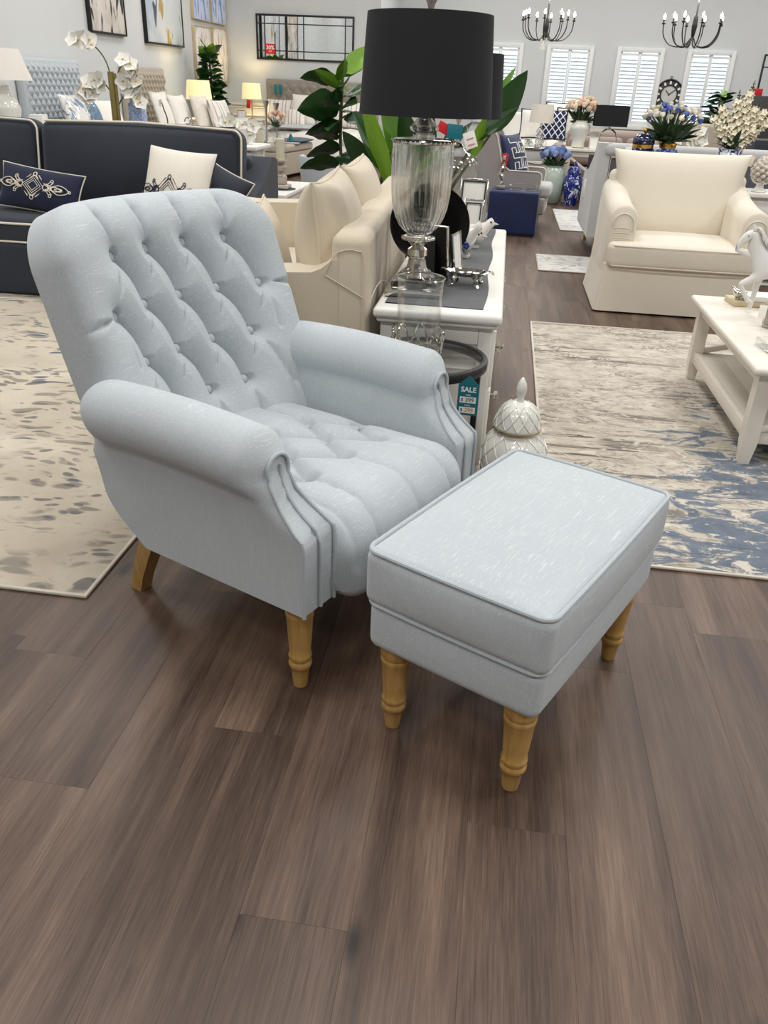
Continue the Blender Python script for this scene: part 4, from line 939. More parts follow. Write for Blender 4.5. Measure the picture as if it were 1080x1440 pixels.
# ================================================================== PLANTS BESIDE THE CONSOLE
def leaf_mesh(L, Wd, droop, fold, n=9, m=4, tip=1.0, wav=0):
    b = MB(); rows = []
    for i in range(n+1):
        t = i/n; w = Wd/2*(math.sin(PI*min(t**.75, 1))**.8*(1-.25*t*(tip < 1))+.02); ang = droop*t; row = []
        y = L*t*(1-.12*(droop*t)**2*.3); z = -droop*L*t*t*.5
        for j in range(-m, m+1):
            s_ = j/m; row.append((s_*w, y, z+abs(s_)*w*fold+wav*math.sin(t*14+j)*w*.08))
        rows.append(row)
    b.sheet(np.array(rows)); R2 = np.array(rows); R2[..., 2] -= .0012; b.sheet(R2, flip=True)
    b.tube([(0, r[m][1], r[m][2]-.002) for r in rows], [.004*(1-i/(n+1))+.0008 for i in range(n+1)], 5); return b
def aim(base, tip, roll=0):
    d = Vector(tip)-Vector(base); y = d.normalized(); up = Vector((0, 0, 1)); x = y.cross(up)
    if x.length < 1e-3: x = Vector((1, 0, 0))
    x.normalize(); z = x.cross(y); M = Matrix((x, y, z)).transposed().to_4x4(); M.translation = base; return M @ Ry(roll), d.length
fiddle_me = mesh('leaf', leaf_mesh(1, .62, .35, .18, wav=1), M_leaf, 80); fiddle_l = mesh('leaf', leaf_mesh(1, .55, .2, .22, wav=1), M_leafl, 80)
bop_me = mesh('leaf', leaf_mesh(1, .36, .25, .28), M_leaf, 80); bop_l = mesh('leaf', leaf_mesh(1, .34, .2, .3), M_leafl, 80)
def put_leaf(par, me, base, tip, roll, wid=1.0):
    M, L = aim(base, tip, roll); link('leaf', me, par, M @ S(L*wid, L, L*wid))
fp = thing('potted_plant', 'tall potted fiddle leaf fig with broad wavy leaves behind the cream sofa', 'plant', (-1.02, 5.38, 0))
pot = [(.12, 0), (.15, .02), (.17, .28), (.175, .30), (.16, .30), (.155, .26), (.001, .25)]
obj('pot', MB().lathe(pot, 32), plain('dark_planter', C(46, 44, 44), .5), fp, smooth=60)
obj('stem', MB().tube(smooth_path([(0, 0, .25), (.01, 0, .6), (-.01, .01, .95), (.0, 0, 1.27)], 6), .010, 8), M_stem, fp)
for (z, az, L, up_, r, lm, wd) in ((1.30, 35, .20, .16, 60, 1, .8), (1.25, 170, .26, .05, 35, 0, 1), (1.12, 182, .27, .0, 60, 0, 1.25), (1.02, 205, .24, -.02, 30, 0, 1.1), (.95, 178, .22, .04, 40, 0, 1), (1.28, 60, .18, .12, 20, 0, 1), (1.18, -30, .22, .06, 30, 0, 1), (1.05, 20, .25, .0, 30, 0, 1), (.9, 60, .26, 0, 20, 0, 1), (1.1, 100, .24, .02, 20, 0, 1), (.86, -60, .24, -.02, 25, 0, 1), (.8, 190, .26, .0, 40, 0, 1), (1.22, -80, .2, .05, 40, 0, 1), (1.2, 120, .2, .1, 10, 1, .9), (1.22, 200, .17, .10, 50, 1, .8), (1.15, 240, .2, .03, 50, 0, 1.1), (1.05, 255, .22, -.02, 20, 0, 1.1), (.98, 228, .24, .02, 45, 0, 1.1), (.88, 215, .25, .0, 40, 0, 1.1), (1.26, 280, .16, .12, 40, 1, .9), (1.12, 300, .2, .05, 40, 0, 1)):
    a = math.radians(az); bs = (0.01*math.cos(a), .01*math.sin(a), z); put_leaf(fp, fiddle_l if lm else fiddle_me, bs, (L*math.cos(a), L*math.sin(a), z+up_), r, wd)
bp = thing('potted_plant', 'large leafy bird of paradise plant with paddle leaves behind the crystal lamp', 'plant', (-.64, 5.15, 0))
obj('pot', MB().lathe([(r*1.1, z) for r, z in pot], 32), plain('dark_planter', C(46, 44, 44), .5), bp, smooth=60)
LV = [((-.16, -.05, .78), (-.30, -.12, 1.02), 55, 0, 1.2), ((-.08, -.10, .80), (-.22, -.12, 1.12), -40, 0, 1.1), ((-.02, -.12, .72), (-.20, -.16, 1.22), 78, 1, .55), ((.0, -.05, .86), (-.07, -.06, 1.36), -50, 1, 1.1), ((.10, -.06, .78), (.05, -.10, 1.16), 30, 0, 1.2), ((.14, -.04, .80), (.19, -.08, 1.18), -55, 0, 1.0), ((.12, -.12, .80), (.36, -.16, .98), 40, 1, .9), ((.05, .0, 1.1), (.14, .0, 1.62), 30, 1, 1.0),
      ((-.12, -.1, .62), (-.33, -.15, .80), 50, 1, 1.0), ((-.02, -.1, .62), (-.20, -.14, .86), 30, 0, 1.1), ((.16, 0, .60), (.34, -.05, .84), 10, 0, 1.1), ((.04, -.1, .55), (.14, -.16, .82), 60, 0, 1.2), ((.22, .0, .78), (.40, .0, 1.1), 35, 0, 1.0), ((.50, .05, 1.05), (.63, .02, 1.37), 62, 1, .7), ((.54, .02, 1.02), (.70, -.02, 1.36), -62, 0, 1.1), ((.46, -.02, .98), (.67, -.04, 1.18), 48, 0, .9), ((.44, -.02, .88), (.50, -.04, 1.12), -60, 1, .9), ((-.05, .05, .9), (-.10, .08, 1.28), 10, 0, 1.0), ((.2, .05, .7), (.25, .05, 1.05), 0, 0, 1.2), ((-.14, .0, .5), (-.26, .0, .74), 0, 0, 1.2)]
for bs, tp, r, lm, wd in LV:
    obj('stalk', MB().tube(smooth_path([(bs[0]*.25, bs[1]*.25, .26), (bs[0]*.6, bs[1]*.6, bs[2]*.62+.06), bs], 5), [.011]*5+[.009]*5+[.006], 6), M_stem if not lm else M_fgreen, bp)
    put_leaf(bp, bop_l if lm else bop_me, bs, tp, r, wd)

# ================================================================== SECOND COFFEE TABLE AND CANDLE HOLDERS (far left)
wt = thing('coffee_table', 'low white coffee table beyond the arm of the navy sofa', 'coffee table', (-2.02, 7.35, 0))
obj('top', MB().rbox(-.30, .26, -.52, .50, .385, .42, .008, 2), M_white, wt); obj('apron', MB().rbox(-.27, .23, -.49, .47, .31, .386, .004, 1), M_white, wt)
for x in (-.25, .21):
    for y in (-.47, .45): obj('leg', MB().rbox(x-.025, x+.025, y-.025, y+.025, 0, .386, .003, 1), M_white, wt)
M_stone = plain('taupe_resin', C(168, 158, 146), .5, var=.08)
M_thin = M_clear
mat_ = tag(obj('placemat', MB().lathe([(.001, 0), (.12, 0), (.122, .003), (.12, .005), (.001, .005)], 32, cap=False), plain('dark_blue_mat', C(44, 48, 62), .7), None, T(-1.89, 7.22, .4205)), 'round dark mat under the shorter candle holder', 'placemat')
def candle_holder(label, loc, sc, gh, ch_):
    t = thing('candle_holder', label, 'candle holder', loc)
    b = MB(); b.rbox(-.075, .075, -.075, .075, 0, .035, .012, 2); b.rbox(-.045, .045, -.045, .045, .035, .10, .006, 1); b.lathe([(.05, .10), (.03, .115), (.022, .13), (.05, .145), (.055, .15*sc), (.02, .165*sc), (.04, .18*sc), (.062, .19*sc), (.06, .2*sc)], 24); obj('pedestal', b, M_stone, t, smooth=40)
    z0 = .2*sc; obj('glass_shade', MB().lathe([(.055, z0), (.058, z0+.01), (.056, z0+gh), (.053, z0+gh), (.054, z0+.01)], 28, cap=False), M_clear, t, smooth=50)
    obj('candle', MB().lathe([(.036, z0), (.036, z0+ch_-.004), (.032, z0+ch_), (.004, z0+ch_-.003)], 24), M_candle, t); obj('wick', MB().tube([(0, 0, z0+ch_-.005), (.001, 0, z0+ch_+.014)], .0015, 5), M_ink, t); return t
candle_holder('taller glass candle holder with thick ivory candle on the low white table', (-2.12, 7.38, .421), 1.5, .26, .2)
candle_holder('shorter glass candle holder with slim ivory candle on the dark mat', (-1.89, 7.20, .426), 1.15, .19, .16)
tb = thing('tub_chair', 'pale blue grey barrel tub chair with tan trim beyond the low white table', 'chair', (-2.18, 10.4, 0), 20)
b = MB(); 
for a0, a1 in ((150, 390),):
    rows = []
    for z, r in ((.06, .27), (.3, .30), (.42, .31), (.455, .30), (.46, .27), (.44, .245), (.3, .24)): rows.append([(r*math.cos(math.radians(a)), r*math.sin(math.radians(a)), z) for a in np.linspace(a0, a1, 40)])
    b.sheet(np.array(rows))
obj('shell', b, M_bluehb, tb, smooth=60); obj('seat', MB().lathe([(.001, .06), (.25, .06), (.25, .28), (.22, .31), (.001, .32)], 32, cap=False), M_lgrey, tb, smooth=60)
obj('trim', MB().tube([(.313*math.cos(math.radians(a)), .313*math.sin(math.radians(a)), z) for a, z in ((288, .08), (288, .2), (288, .34), (288, .43))], .006, 6), plain('tan_leather', C(150, 116, 82), .5), tb)
for a in (45, 135, 225, 315): obj('leg', MB().lathe([(.014, 0), (.02, .065)], 10, T(.19*math.cos(math.radians(a)), .19*math.sin(math.radians(a)), 0)), M_oak, tb)

# ================================================================== BEDS AND WALL ART ON THE LEFT
def tufted_board(w, h, sx, sy, amp, nx=120, ny=90, thick=.07, top_r=.04):
    X, Y = np.meshgrid(np.linspace(-w/2, w/2, nx), np.linspace(0, h, ny))
    p = X/sx+(Y-h)/(2*sy); q = X/sx-(Y-h)/(2*sy); d = np.minimum(np.abs(p-np.round(p)), np.abs(q-np.round(q)))
    e = np.minimum(np.minimum(w/2-np.abs(X), h-Y), .3); k = np.clip((e-.05)/.04, 0, 1); rd = top_r*np.sqrt(np.maximum(1-(1-np.clip(e/top_r, 0, 1))**2, 0))-top_r
    Z = rd+amp*(1-np.exp(-d/.16))*k
    b = MB(); P = np.stack([X, -Z-thick, Y], -1); b.sheet(P); P2 = np.pad(P, ((1, 1), (1, 1), (0, 0)), 'edge'); P2[0, :, 1] = P2[-1, :, 1] = 0; P2[:, 0, 1] = P2[:, -1, 1] = 0
    for s_ in (P2[:2], P2[-2:]): b.sheet(s_)
    b.sheet(P2[:, :2]); b.sheet(P2[:, -2:]); return b
def bed(label, loc, rz, w, hb_h, hb, hb_amp, sx, sy, L=1.9):
    t = thing('bed', label, 'bed', loc, rz)         # headboard at the back (local +Y side), foot towards -Y
    obj('headboard', tufted_board(w, hb_h-.12, sx, sy, hb_amp).box(-w/2+.006, w/2-.006, -.03, -.004, .0, hb_h-.13), hb, t, T(0, 0, .12), smooth=60)
    obj('base', MB().rbox(-w/2+.03, w/2-.03, -L, -.1, .06, .30, .02, 2), hb, t)
    obj('mattress', MB().rbox(-w/2+.04, w/2-.04, -L+.02, -.1, .30, .50, .05, 3), M_duvet, t, smooth=60)
    X, Y = np.meshgrid(np.linspace(-1, 1, 30), np.linspace(0, 1, 30)); xx = X*(w/2+.05); drop = np.clip((np.abs(X)-.88)/.12, 0, 1)
    yy = -L-.06+Y*(L-.55); dr2 = np.clip((.08-Y)/.08, 0, 1); zz = .545-.30*np.maximum(drop, dr2)**1.5+.012*np.sin(X*7+Y*11)+.01*np.sin(X*17-Y*9)
    P = np.stack([xx, yy, zz], -1); b = MB().sheet(P); P3 = P.copy(); P3[..., 2] -= .02; b.sheet(P3, flip=True); obj('duvet', b, M_duvet, t, smooth=80)
    for x in (-w/2+.1, w/2-.1):
        for y in (-L+.1, -.15): obj('leg', MB().lathe([(.02, 0), (.03, .065)], 10, T(x, y, 0)), M_oak, t)
    return t
bed('bed with tall powder blue diamond tufted headboard on the left wall', (-4.985, 9.22, 0), 90, 1.27, 1.36, M_bluehb, .045, .105, .062)
bed('bed with beige diamond tufted headboard on the left wall beside the lit lamp', (-4.985, 11.72, 0), 90, 1.34, 1.33, M_beige, .045, .105, .075, 1.45)
M_floral = bluewhite('blue_floral_print', 9, .57, C(120, 140, 166), C(226, 224, 218)); M_stripe = None
n_ = NT('striped_cotton'); wv = n_.node('ShaderNodeTexWave', Scale=2.2); n_.t.links.new(n_.coord(), wv.inputs[0]); n_.set(Base_Color=n_.ramp(wv.outputs['Fac'], [(.45, C(228, 222, 214)), (.55, C(176, 164, 154)), (.75, C(160, 150, 144)), (.85, C(228, 222, 214))]), Roughness=.9); M_stripe = n_.m
M_dusty = plain('dusty_blue_velvet', C(96, 124, 152), .8, var=.12)
def lean(rz): return Rz(rz) @ Rx(72)
cushion('bed_pillow', 'white pillow with blue floral print against the powder blue headboard', (-4.55, 8.95, .80), lean(90), .5, .5, .16, M_floral)
cushion('bed_pillow', 'dusty blue pillow beside the floral one on the blue headboard bed', (-4.58, 9.38, .78), lean(86), .46, .46, .15, M_dusty)
cushion('bed_pillow', 'white ruffled pillow at the right of the blue headboard bed', (-4.50, 9.62, .76), lean(80), .46, .46, .15, M_pillow)
cushion('bed_pillow', 'cream ruffle edged pillow against the beige headboard', (-4.58, 11.42, .80), lean(90), .5, .5, .15, M_pillow, M_pillow, .02)
cushion('bed_pillow', 'plump white pillow at the centre of the beige headboard bed', (-4.48, 11.78, .78), lean(88), .52, .5, .18, M_pillow)
cushion('bed_pillow', 'white linen pillow leaning toward the foot of the beige headboard bed', (-4.25, 12.02, .79), lean(84), .5, .48, .17, plain('off_white_linen', C(222, 214, 202), .9))
cushion('bed_pillow', 'striped white bolster pillow at the near edge of the beige headboard bed', (-4.05, 12.16, .77), lean(78), .5, .42, .18, M_stripe)
def art(name, label, y0, y1, z0, z1, m, fm, d=.03, fw=.012):
    t = thing(name, label, 'picture', (-4.999, (y0+y1)/2, (z0+z1)/2)); hy, hz = (y1-y0)/2, (z1-z0)/2
    obj('canvas', MB().rbox(0.001, d, -hy+fw*.5, hy-fw*.5, -hz+fw*.5, hz-fw*.5, .003, 1), m, t)
    if fm:
        b = MB()
        for q in ((-hy, -hy+fw, -hz, hz), (hy-fw, hy, -hz, hz), (-hy+fw, hy-fw, -hz, -hz+fw), (-hy+fw, hy-fw, hz-fw, hz)): b.rbox(0, d+.012, q[0], q[1], q[2], q[3], .002, 1)
        obj('frame', b, fm, t)
    return t
def abstract(name, cols, sc, seed):
    n = NT(name); v = n.noise(n.coord((1, sc, sc*.8), loc=(0, seed, seed*2)), 1.2, 3, .45, .8)
    v2 = n.noise(n.coord((1, sc*3, sc*.9), loc=(0, seed*3, 1)), 1.0, 2, .5, .3)
    c = n.ramp(v, [(.36, cols[0]), (.47, cols[1]), (.58, cols[2])]); c = n.mix(n.ramp(v2, [(.60, 0), (.64, 1)]), c, cols[3]); c = n.mix(n.ramp(v2, [(.34, 1), (.38, 0)]), c, cols[4]); n.set(Base_Color=c, Roughness=.7); return n.m
art('framed_painting', 'framed abstract painting in cream and black, nearer on the left wall', 10.34, 11.32, 1.66, 2.75, abstract('cream_black_abstract', [C(196, 184, 168), C(214, 206, 196), C(226, 220, 212), C(60, 58, 58), C(150, 130, 96)], 2.2, 3), M_blackmetal, .04, .022)
art('framed_painting', 'framed abstract painting in pale blue and gold, further on the left wall', 11.97, 13.35, 1.62, 2.85, abstract('blue_gold_abstract', [C(178, 190, 204), C(204, 210, 216), C(214, 216, 216), C(178, 158, 92), C(84, 90, 100)], 1.8, 8), M_blackmetal, .04, .022)
def petals(name, c_in, c_out, bg):
    n = NT(name); v = n.noise(n.coord((1, 6, 1.6)), 1.3, 4, .5, 1.4)
    g = n.node('ShaderNodeTexGradient', {'gradient_type': 'SPHERICAL'}); n.t.links.new(n.coord((1, 2.4, 1.7)), g.inputs[0])
    c = n.ramp(v, [(.38, c_in), (.50, c_out), (.60, c_out), (.70, c_in)]); edge = n.math('ADD', g.outputs['Fac'], n.math('MULTIPLY', n.math('SUBTRACT', v, .5), .8))
    n.set(Base_Color=n.mix(n.ramp(edge, [(.08, 0), (.2, 1)]), bg, c), Roughness=.7); return n.m
M_bluepet = petals('blue_petal_print', C(66, 104, 200), C(204, 218, 242), C(186, 206, 238)); M_whitepet = petals('white_petal_print', C(196, 180, 160), C(236, 231, 224), C(202, 194, 182))
art('canvas_print', 'blue flower canvas, upper row next to the frames', 13.84, 14.63, 2.03, 2.85, M_bluepet, plain('raw_canvas_edge', C(196, 178, 146), .8), .04, .012)
art('canvas_print', 'blue flower canvas, upper row beside the corner', 14.70, 15.46, 2.03, 2.85, M_bluepet, plain('raw_canvas_edge', C(196, 178, 146), .8), .04, .012)
art('canvas_print', 'white flower canvas behind the fig tree, lower row next to the frames', 13.84, 14.63, 1.16, 1.95, M_whitepet, plain('raw_canvas_edge', C(196, 178, 146), .8), .04, .012)
art('canvas_print', 'white flower canvas, lower row beside the corner', 14.70, 15.44, 1.18, 1.97, M_whitepet, plain('raw_canvas_edge', C(196, 178, 146), .8), .04, .012)
def shade_lamp(label, loc, rt, rb, z0, z1, base, m_shade, m_base, group=None):
    t = thing('table_lamp', label, 'lamp', loc, 0, group)
    obj('base', MB().lathe(base, 28), m_base, t, smooth=60); obj('lamp_shade', drum(rb, rt, z0, z1, .004, 40), m_shade, t, smooth=60)
    obj('stem', MB().lathe([(.008, base[-1][1]-.01), (.008, z1-.03), (.012, z1-.02), (.012, z1+.0)], 10), M_silver, t); return t
def bulb_light(loc, w, col=(1, .78, .45)):
    l = bpy.data.lights.new('lamp_bulb', 'POINT'); l.energy = w; l.color = col; l.shadow_soft_size = .04
    o = bpy.data.objects.new('lamp_bulb', l); o.location = loc; COL.objects.link(o)
M_lit = shade_mat('lit_shade_fabric', C(250, 238, 180), .5); M_ivory_shade = shade_mat('ivory_shade_fabric', C(228, 222, 212), .0)
def nightstand(name, label, loc, w, d, h, m, cat='nightstand'):
    t = thing(name, label, cat, loc); obj('body', MB().rbox(-w/2+.02, w/2-.02, -d/2+.02, d/2-.02, .12, h-.03, .006, 1), m, t); obj('top', MB().rbox(-w/2, w/2, -d/2, d/2, h-.03, h, .008, 2), m, t)
    for x in (-1, 1):
        for y in (-1, 1): obj('leg', MB().rbox(x*(w/2-.045)-.02, x*(w/2-.045)+.02, y*(d/2-.045)-.02, y*(d/2-.045)+.02, 0, .13, .003, 1), m, t)
    return t
nightstand('nightstand', 'white nightstand under the lit lamp by the left wall', (-4.62, 12.75, 0), .5, .5, .70, M_white)
sil = [(.06, 0), (.065, .01), (.03, .03), (.02, .06), (.035, .10), (.04, .13), (.02, .17), (.012, .21)]
shade_lamp('lit silver lamp with glowing cream shade beside the beige headboard', (-4.55, 12.72, .701), .16, .19, .25, .50, sil, M_lit, M_silver); bulb_light((-4.55, 12.72, 1.08), 9)
nightstand('nightstand', 'grey white bedside table by the back wall under the glowing lamp', (-4.55, 15.12, 0), .55, .42, .62, M_lgrey)
shade_lamp('lit lamp with glowing drum shade in front of the wainscot', (-4.46, 15.12, .621), .15, .17, .32, .56, [(.07, 0), (.07, .012), (.02, .02), (.012, .05), (.011, .3)], M_lit, M_gold); bulb_light((-4.46, 15.12, 1.06), 10)
hang_tag('price_tag', 'red price tag on the glowing lamp in front of the wainscot', (-4.46, 14.94, .93), .07, .13, M_red, 10, 4)
tray_ = tag(obj('serving_tray', MB().rbox(-.2, .2, -.12, .12, 0, .03, .01, 2), M_blackmetal, None, T(-4.42, 14.72, .55)), 'black oval tray table top beside the far bed', 'tray')
tl = thing('side_table', 'slim black side table before the glowing lamp carrying the tray', 'side table', (-4.42, 14.72, 0)); obj('top', MB().rbox(-.18, .18, -.1, .1, .53, .549, .004, 1), M_blackmetal, tl)
for x in (-.15, .15):
    for y in (-.08, .08): obj('leg', MB().rbox(x-.01, x+.01, y-.01, y+.01, 0, .53, .002, 1), M_blackmetal, tl)
frame('photo_frame', 'thin gold photo frame on the black side table tray', (-4.52, 14.70, .581), 4, .15, .19, 6, M_gold, M_card, .008)
# far bed on the back wall
fb = bed('wide bed with grey button tufted headboard on the back wall under the mirror', (-3.28, 15.47, 0), 0, 2.0, 1.26, plain('greige_headboard_linen', C(150, 142, 130), .9, var=.04), .028, .17, .11, 2.0)
for x in (-.80, -.72): obj('hanging_tag', MB().rbox(x-.028, x+.028, -.145, -.143, 1.03, 1.18, .001, 1), M_teal, fb)
for lab, x, y, w_, h_, m in (('striped pillow at the left of the grey headboard bed', -3.95, 15.12, .5, .42, M_stripe), ('large white pillow with pointed corners on the grey headboard bed', -3.42, 15.02, .62, .52, M_pillow), ('small striped pillow before the large white one on the grey headboard bed', -3.62, 14.82, .36, .28, M_stripe), ('striped pillow at the right of the grey headboard bed', -2.80, 15.12, .52, .42, M_stripe)):
    cushion('bed_pillow', lab, (x, y, .56+h_*.47), Rx(70), w_, h_, .16, m)
cushion('throw_blanket', 'grey throw folded across the foot of the grey headboard bed', (-3.2, 13.75, .60), Rz(8), 1.2, .5, .08, plain('grey_throw', C(176, 178, 182), .95, var=.06), ear=.02, cat='blanket')
sb = thing('storage_bench', 'beige upholstered storage bench at the foot of the far bed', 'bench', (-3.24, 12.55, 0), 0); 
bm_ = T(0, 0, 0) @ Rz(-8)
obj('box', MB().rbox(-.24, .24, -.55, .55, .05, .34, .015, 2), M_beige, sb, bm_); obj('lid', MB().rbox(-.25, .25, -.56, .56, .345, .44, .03, 3), M_beige, sb, bm_, smooth=60)
for x in (-.2, .2):
    for y in (-.5, .5): obj('foot', MB().lathe([(.02, 0), (.025, .055)], 10, T(x, y, 0)), M_blackmetal, sb, bm_)
cushion('throw_blanket', 'rolled slate blue blanket on the beige storage bench', (-3.1, 12.75, .475), Rz(-8), .36, .6, .07, plain('slate_blanket', C(84, 96, 112), .9), ear=.02, cat='blanket')
t = thing('serving_tray', 'small pale tray with a teal cup on the beige storage bench', 'tray', (-3.10, 12.42, .441)); obj('tray', MB().rbox(-.12, .12, -.08, .08, 0, .02, .006, 1), M_lgrey, t); obj('cup', MB().lathe([(.025, .02), (.035, .03), (.03, .09), (.012, .13)], 16), M_teal, t)
# mirror on the back wall
mr = thing('wall_mirror', 'wide window style wall mirror with black bars above the far bed', 'mirror', (-3.595, 15.499, 1.89)); mw, mh = .85, .34
obj('glass', MB().box(-mw, mw, -.012, -.004, -mh, mh), M_mirror, mr, smooth=0)
b = MB()
for q in ((-mw, -mw+.03, -mh, mh), (mw-.03, mw, -mh, mh), (-mw+.03, mw-.03, -mh, -mh+.03), (-mw+.03, mw-.03, mh-.03, mh)): b.rbox(q[0], q[1], -.03, 0, q[2], q[3], .003, 1)
obj('frame', b, M_blackmetal, mr)
for x in (-mw+.15, -.02, mw-.15): obj('glazing_bar', MB().rbox(x-.008, x+.008, -.026, -.010, -mh+.02, mh-.02, .002, 1), M_blackmetal, mr)
for z in (-mh+.14, mh-.14): obj('glazing_bar', MB().rbox(-mw+.02, mw-.02, -.024, -.010, z-.008, z+.008, .002, 1), M_blackmetal, mr)
s30 = tag(obj('sale_sign', MB().rbox(-.085, .085, -.002, .002, -.075, .075, .001, 1), M_red, None, T(-4.20, 15.462, 1.715)), 'square red 30% sign stuck on the wall mirror', 'sign')
link('lettering', text_mesh('30%', .085, .0004, M_card, .001), s30, T(0, -.003, .018) @ Rx(90)); link('lettering', text_mesh('OFF', .035, .0004, M_card), s30, T(0, -.003, -.038) @ Rx(90))
# fig tree in the corner
ft = thing('potted_plant', 'bushy dark fig tree in the corner before the flower canvases', 'plant', (-4.62, 13.5, 0))
obj('pot', MB().lathe(pot, 24), plain('dark_planter', C(46, 44, 44), .5), ft, smooth=60); obj('stem', MB().tube(smooth_path([(0, 0, .25), (.02, 0, .8), (-.01, 0, 1.55)], 5), .015, 7), M_stem, ft)
for k in range(110):
    z = .55+1.02*(k/110); a = math.radians(k*137.5); r0 = .03; L = .28*(1-.45*(k/110)**2)*rng.uniform(.8, 1.1)
    put_leaf(ft, fiddle_l if k > 105 else fiddle_me, (r0*math.cos(a), r0*math.sin(a), z), (L*math.cos(a), L*math.sin(a), z+rng.uniform(-.03, .12)+.1*(k > 97)), rng.uniform(-50, 50), rng.uniform(1.1, 1.4))

# ================================================================== CONSOLE BEHIND THE NAVY SOFA AND ITS ORNAMENTS
lc = thing('console_table', 'white console table hidden behind the navy sofa back', 'console table', (-2.75, 6.02, 0)); LZ = .84
obj('top', MB().rbox(-1.15, 1.05, -.2, .2, LZ-.03, LZ, .008, 2), M_white, lc); obj('apron', MB().rbox(-1.1, 1.0, -.17, .17, LZ-.14, LZ-.03, .005, 1), M_white, lc)
for x in (-1.08, .98):
    for y in (-.15, .15): obj('leg', MB().rbox(x-.025, x+.025, y-.025, y+.025, 0, LZ-.03, .003, 1), M_white, lc)
LZ += .001
shade_lamp('white ginger jar lamp with white shade behind the navy sofa', (-3.66, 6.02, LZ), .19, .255, .335, .53, [(.08, 0), (.10, .01), (.135, .08), (.15, .15), (.13, .21), (.09, .235), (.09, .25), (.085, .30), (.05, .315), (.02, .325)], M_ivory_shade, M_ceramic)
tag(obj('trinket_box', MB().rbox(-.05, .05, -.04, .04, 0, .125, .004, 1), M_white, None, T(-3.35, 5.99, LZ)), 'plain small white box beside the white jar lamp', 'box')
for lab, x in (('rounded glass decanter with ball stopper nearer the white box', -3.10), ('rounded glass decanter with ball stopper nearer the orchid', -2.95)):
    d = thing('decanter', lab, 'decanter', (x, 6.0, LZ), 0, 'glass decanters behind the navy sofa')
    obj('bottle', MB().lathe([(.03, 0), (.04, .01), (.042, .07), (.035, .095), (.014, .115), (.014, .13), (.02, .135)], 24), M_clear, d, smooth=60); obj('stopper', MB().ball((0, 0, .175), .04, 18, 12), M_clear, d, smooth=80)
def petal5(r, n=5, w=.62, cup=.25):
    b = MB()
    for k in range(n):
        a = 2*PI*k/n+.3; rows = []
        for i in range(4):
            t = i/3; ww = w*r*math.sin(PI*(.12+.8*t)); rows.append([(t*r, s_*ww*.5, cup*r*t*t+abs(s_)*.08*r) for s_ in (-1, 0, 1)])
        R3 = np.array(rows); b.sheet(R3, M=Rz(math.degrees(a))); R4 = R3.copy(); R4[..., 2] -= .0008; b.sheet(R4, flip=True, M=Rz(math.degrees(a)))
    return b
orch_me = mesh('flower', petal5(.056, 5, 1.0, .18), M_petal, 80); lip_me = mesh('flower_centre', MB().ball((0, 0, .006), .008, 8, 6), M_yellow, 80)
def orchid(label, loc, stems, potm=None, leaves=4, sc=1.0):
    t = thing('orchid', label, 'plant', loc)
    obj('pot', MB().lathe([(.05, 0), (.06, .01), (.068, .09), (.07, .1), (.06, .1), (.058, .08), (.001, .075)], 24), potm or M_white, t, smooth=50)
    for k in range(leaves):
        a = 2*PI*k/leaves+.5; put_leaf(t, bop_me, (0, 0, .09), (.2*sc*math.cos(a), .16*sc*math.sin(a), .12), 0, 1.2)
    for pts, fl_ in stems:
        P = smooth_path(pts, 6); obj('stem', MB().tube(P, .0045, 6), M_stem, t)
        for (f_, dx, dz) in fl_:
            p = P[int(f_*(len(P)-1))]; M = T(p[0]+dx, p[1]-.02, p[2]+dz) @ Rz(rng.uniform(-50, 50)) @ Rx(75+rng.uniform(-25, 20)) @ Rz(rng.uniform(0, 70)) @ S(sc, sc, sc)
            fo = link('flower', orch_me, t, M); link('flower_centre', lip_me, fo)
    return t
orchid('tall white orchid arching in a low pot behind the navy sofa', (-2.76, 5.98, LZ),
       [([(0, 0, .08), (.0, 0, .32), (-.03, 0, .48), (-.12, 0, .58), (-.22, 0, .60)], [(.72, 0, 0), (.78, .0, .02), (.84, 0, -.01), (.9, 0, .01), (.96, -.0, .0), (1, -.02, 0)]),
        ([(.02, 0, .08), (.03, 0, .33), (.08, .0, .45), (.16, 0, .44), (.20, 0, .36)], [(.62, 0, .03), (.70, .02, .01), (.78, 0, -.02), (.85, .02, 0), (.93, 0, -.03), (1, 0, -.03)]),
        ([(0, 0, .08), (-.01, .01, .25), (-.06, 0, .34), (-.15, 0, .33), (-.23, 0, .27)], [(.55, 0, .02), (.62, .01, -.02), (.7, 0, .02), (.76, 0, -.03), (.82, 0, .02), (.88, 0, -.03), (.94, 0, .01), (1, 0, 0), (.68, -.02, -.06), (.8, .0, -.07), (.9, .02, -.08)]),
        ([(.01, 0, .08), (.03, 0, .2), (.09, 0, .27), (.17, 0, .24), (.21, 0, .2)], [(.6, 0, .05), (.72, -.02, .04), (.85, 0, .03), (.95, 0, .02), (.5, .0, .09), (.55, .04, .09)])])
tag(obj('bamboo_stake', MB().tube([(0, 0, .0), (.0, 0, .34)], .021, 10).tube([(.031, 0, 0), (.029, 0, .33)], .011, 8), plain('olive_bamboo', C(138, 122, 66), .5, var=.12), None, T(-2.75, 5.95, LZ+.075)), 'thick olive stakes holding up the tall white orchid', 'stake')
gjb = thing('ginger_jar', 'square pale blue patterned jar beside the tall orchid', 'jar', (-2.62, 6.04, LZ)); obj('body', MB().rbox(-.05, .05, -.05, .05, 0, .23, .012, 2), bluewhite('pale_blue_fret_glaze', 60, .5, C(120, 140, 182), C(168, 182, 208)), gjb); obj('lid', MB().lathe([(.045, .23), (.046, .26), (.03, .272), (.008, .276), (.01, .29), (.001, .296)], 20), M_bluehb, gjb)
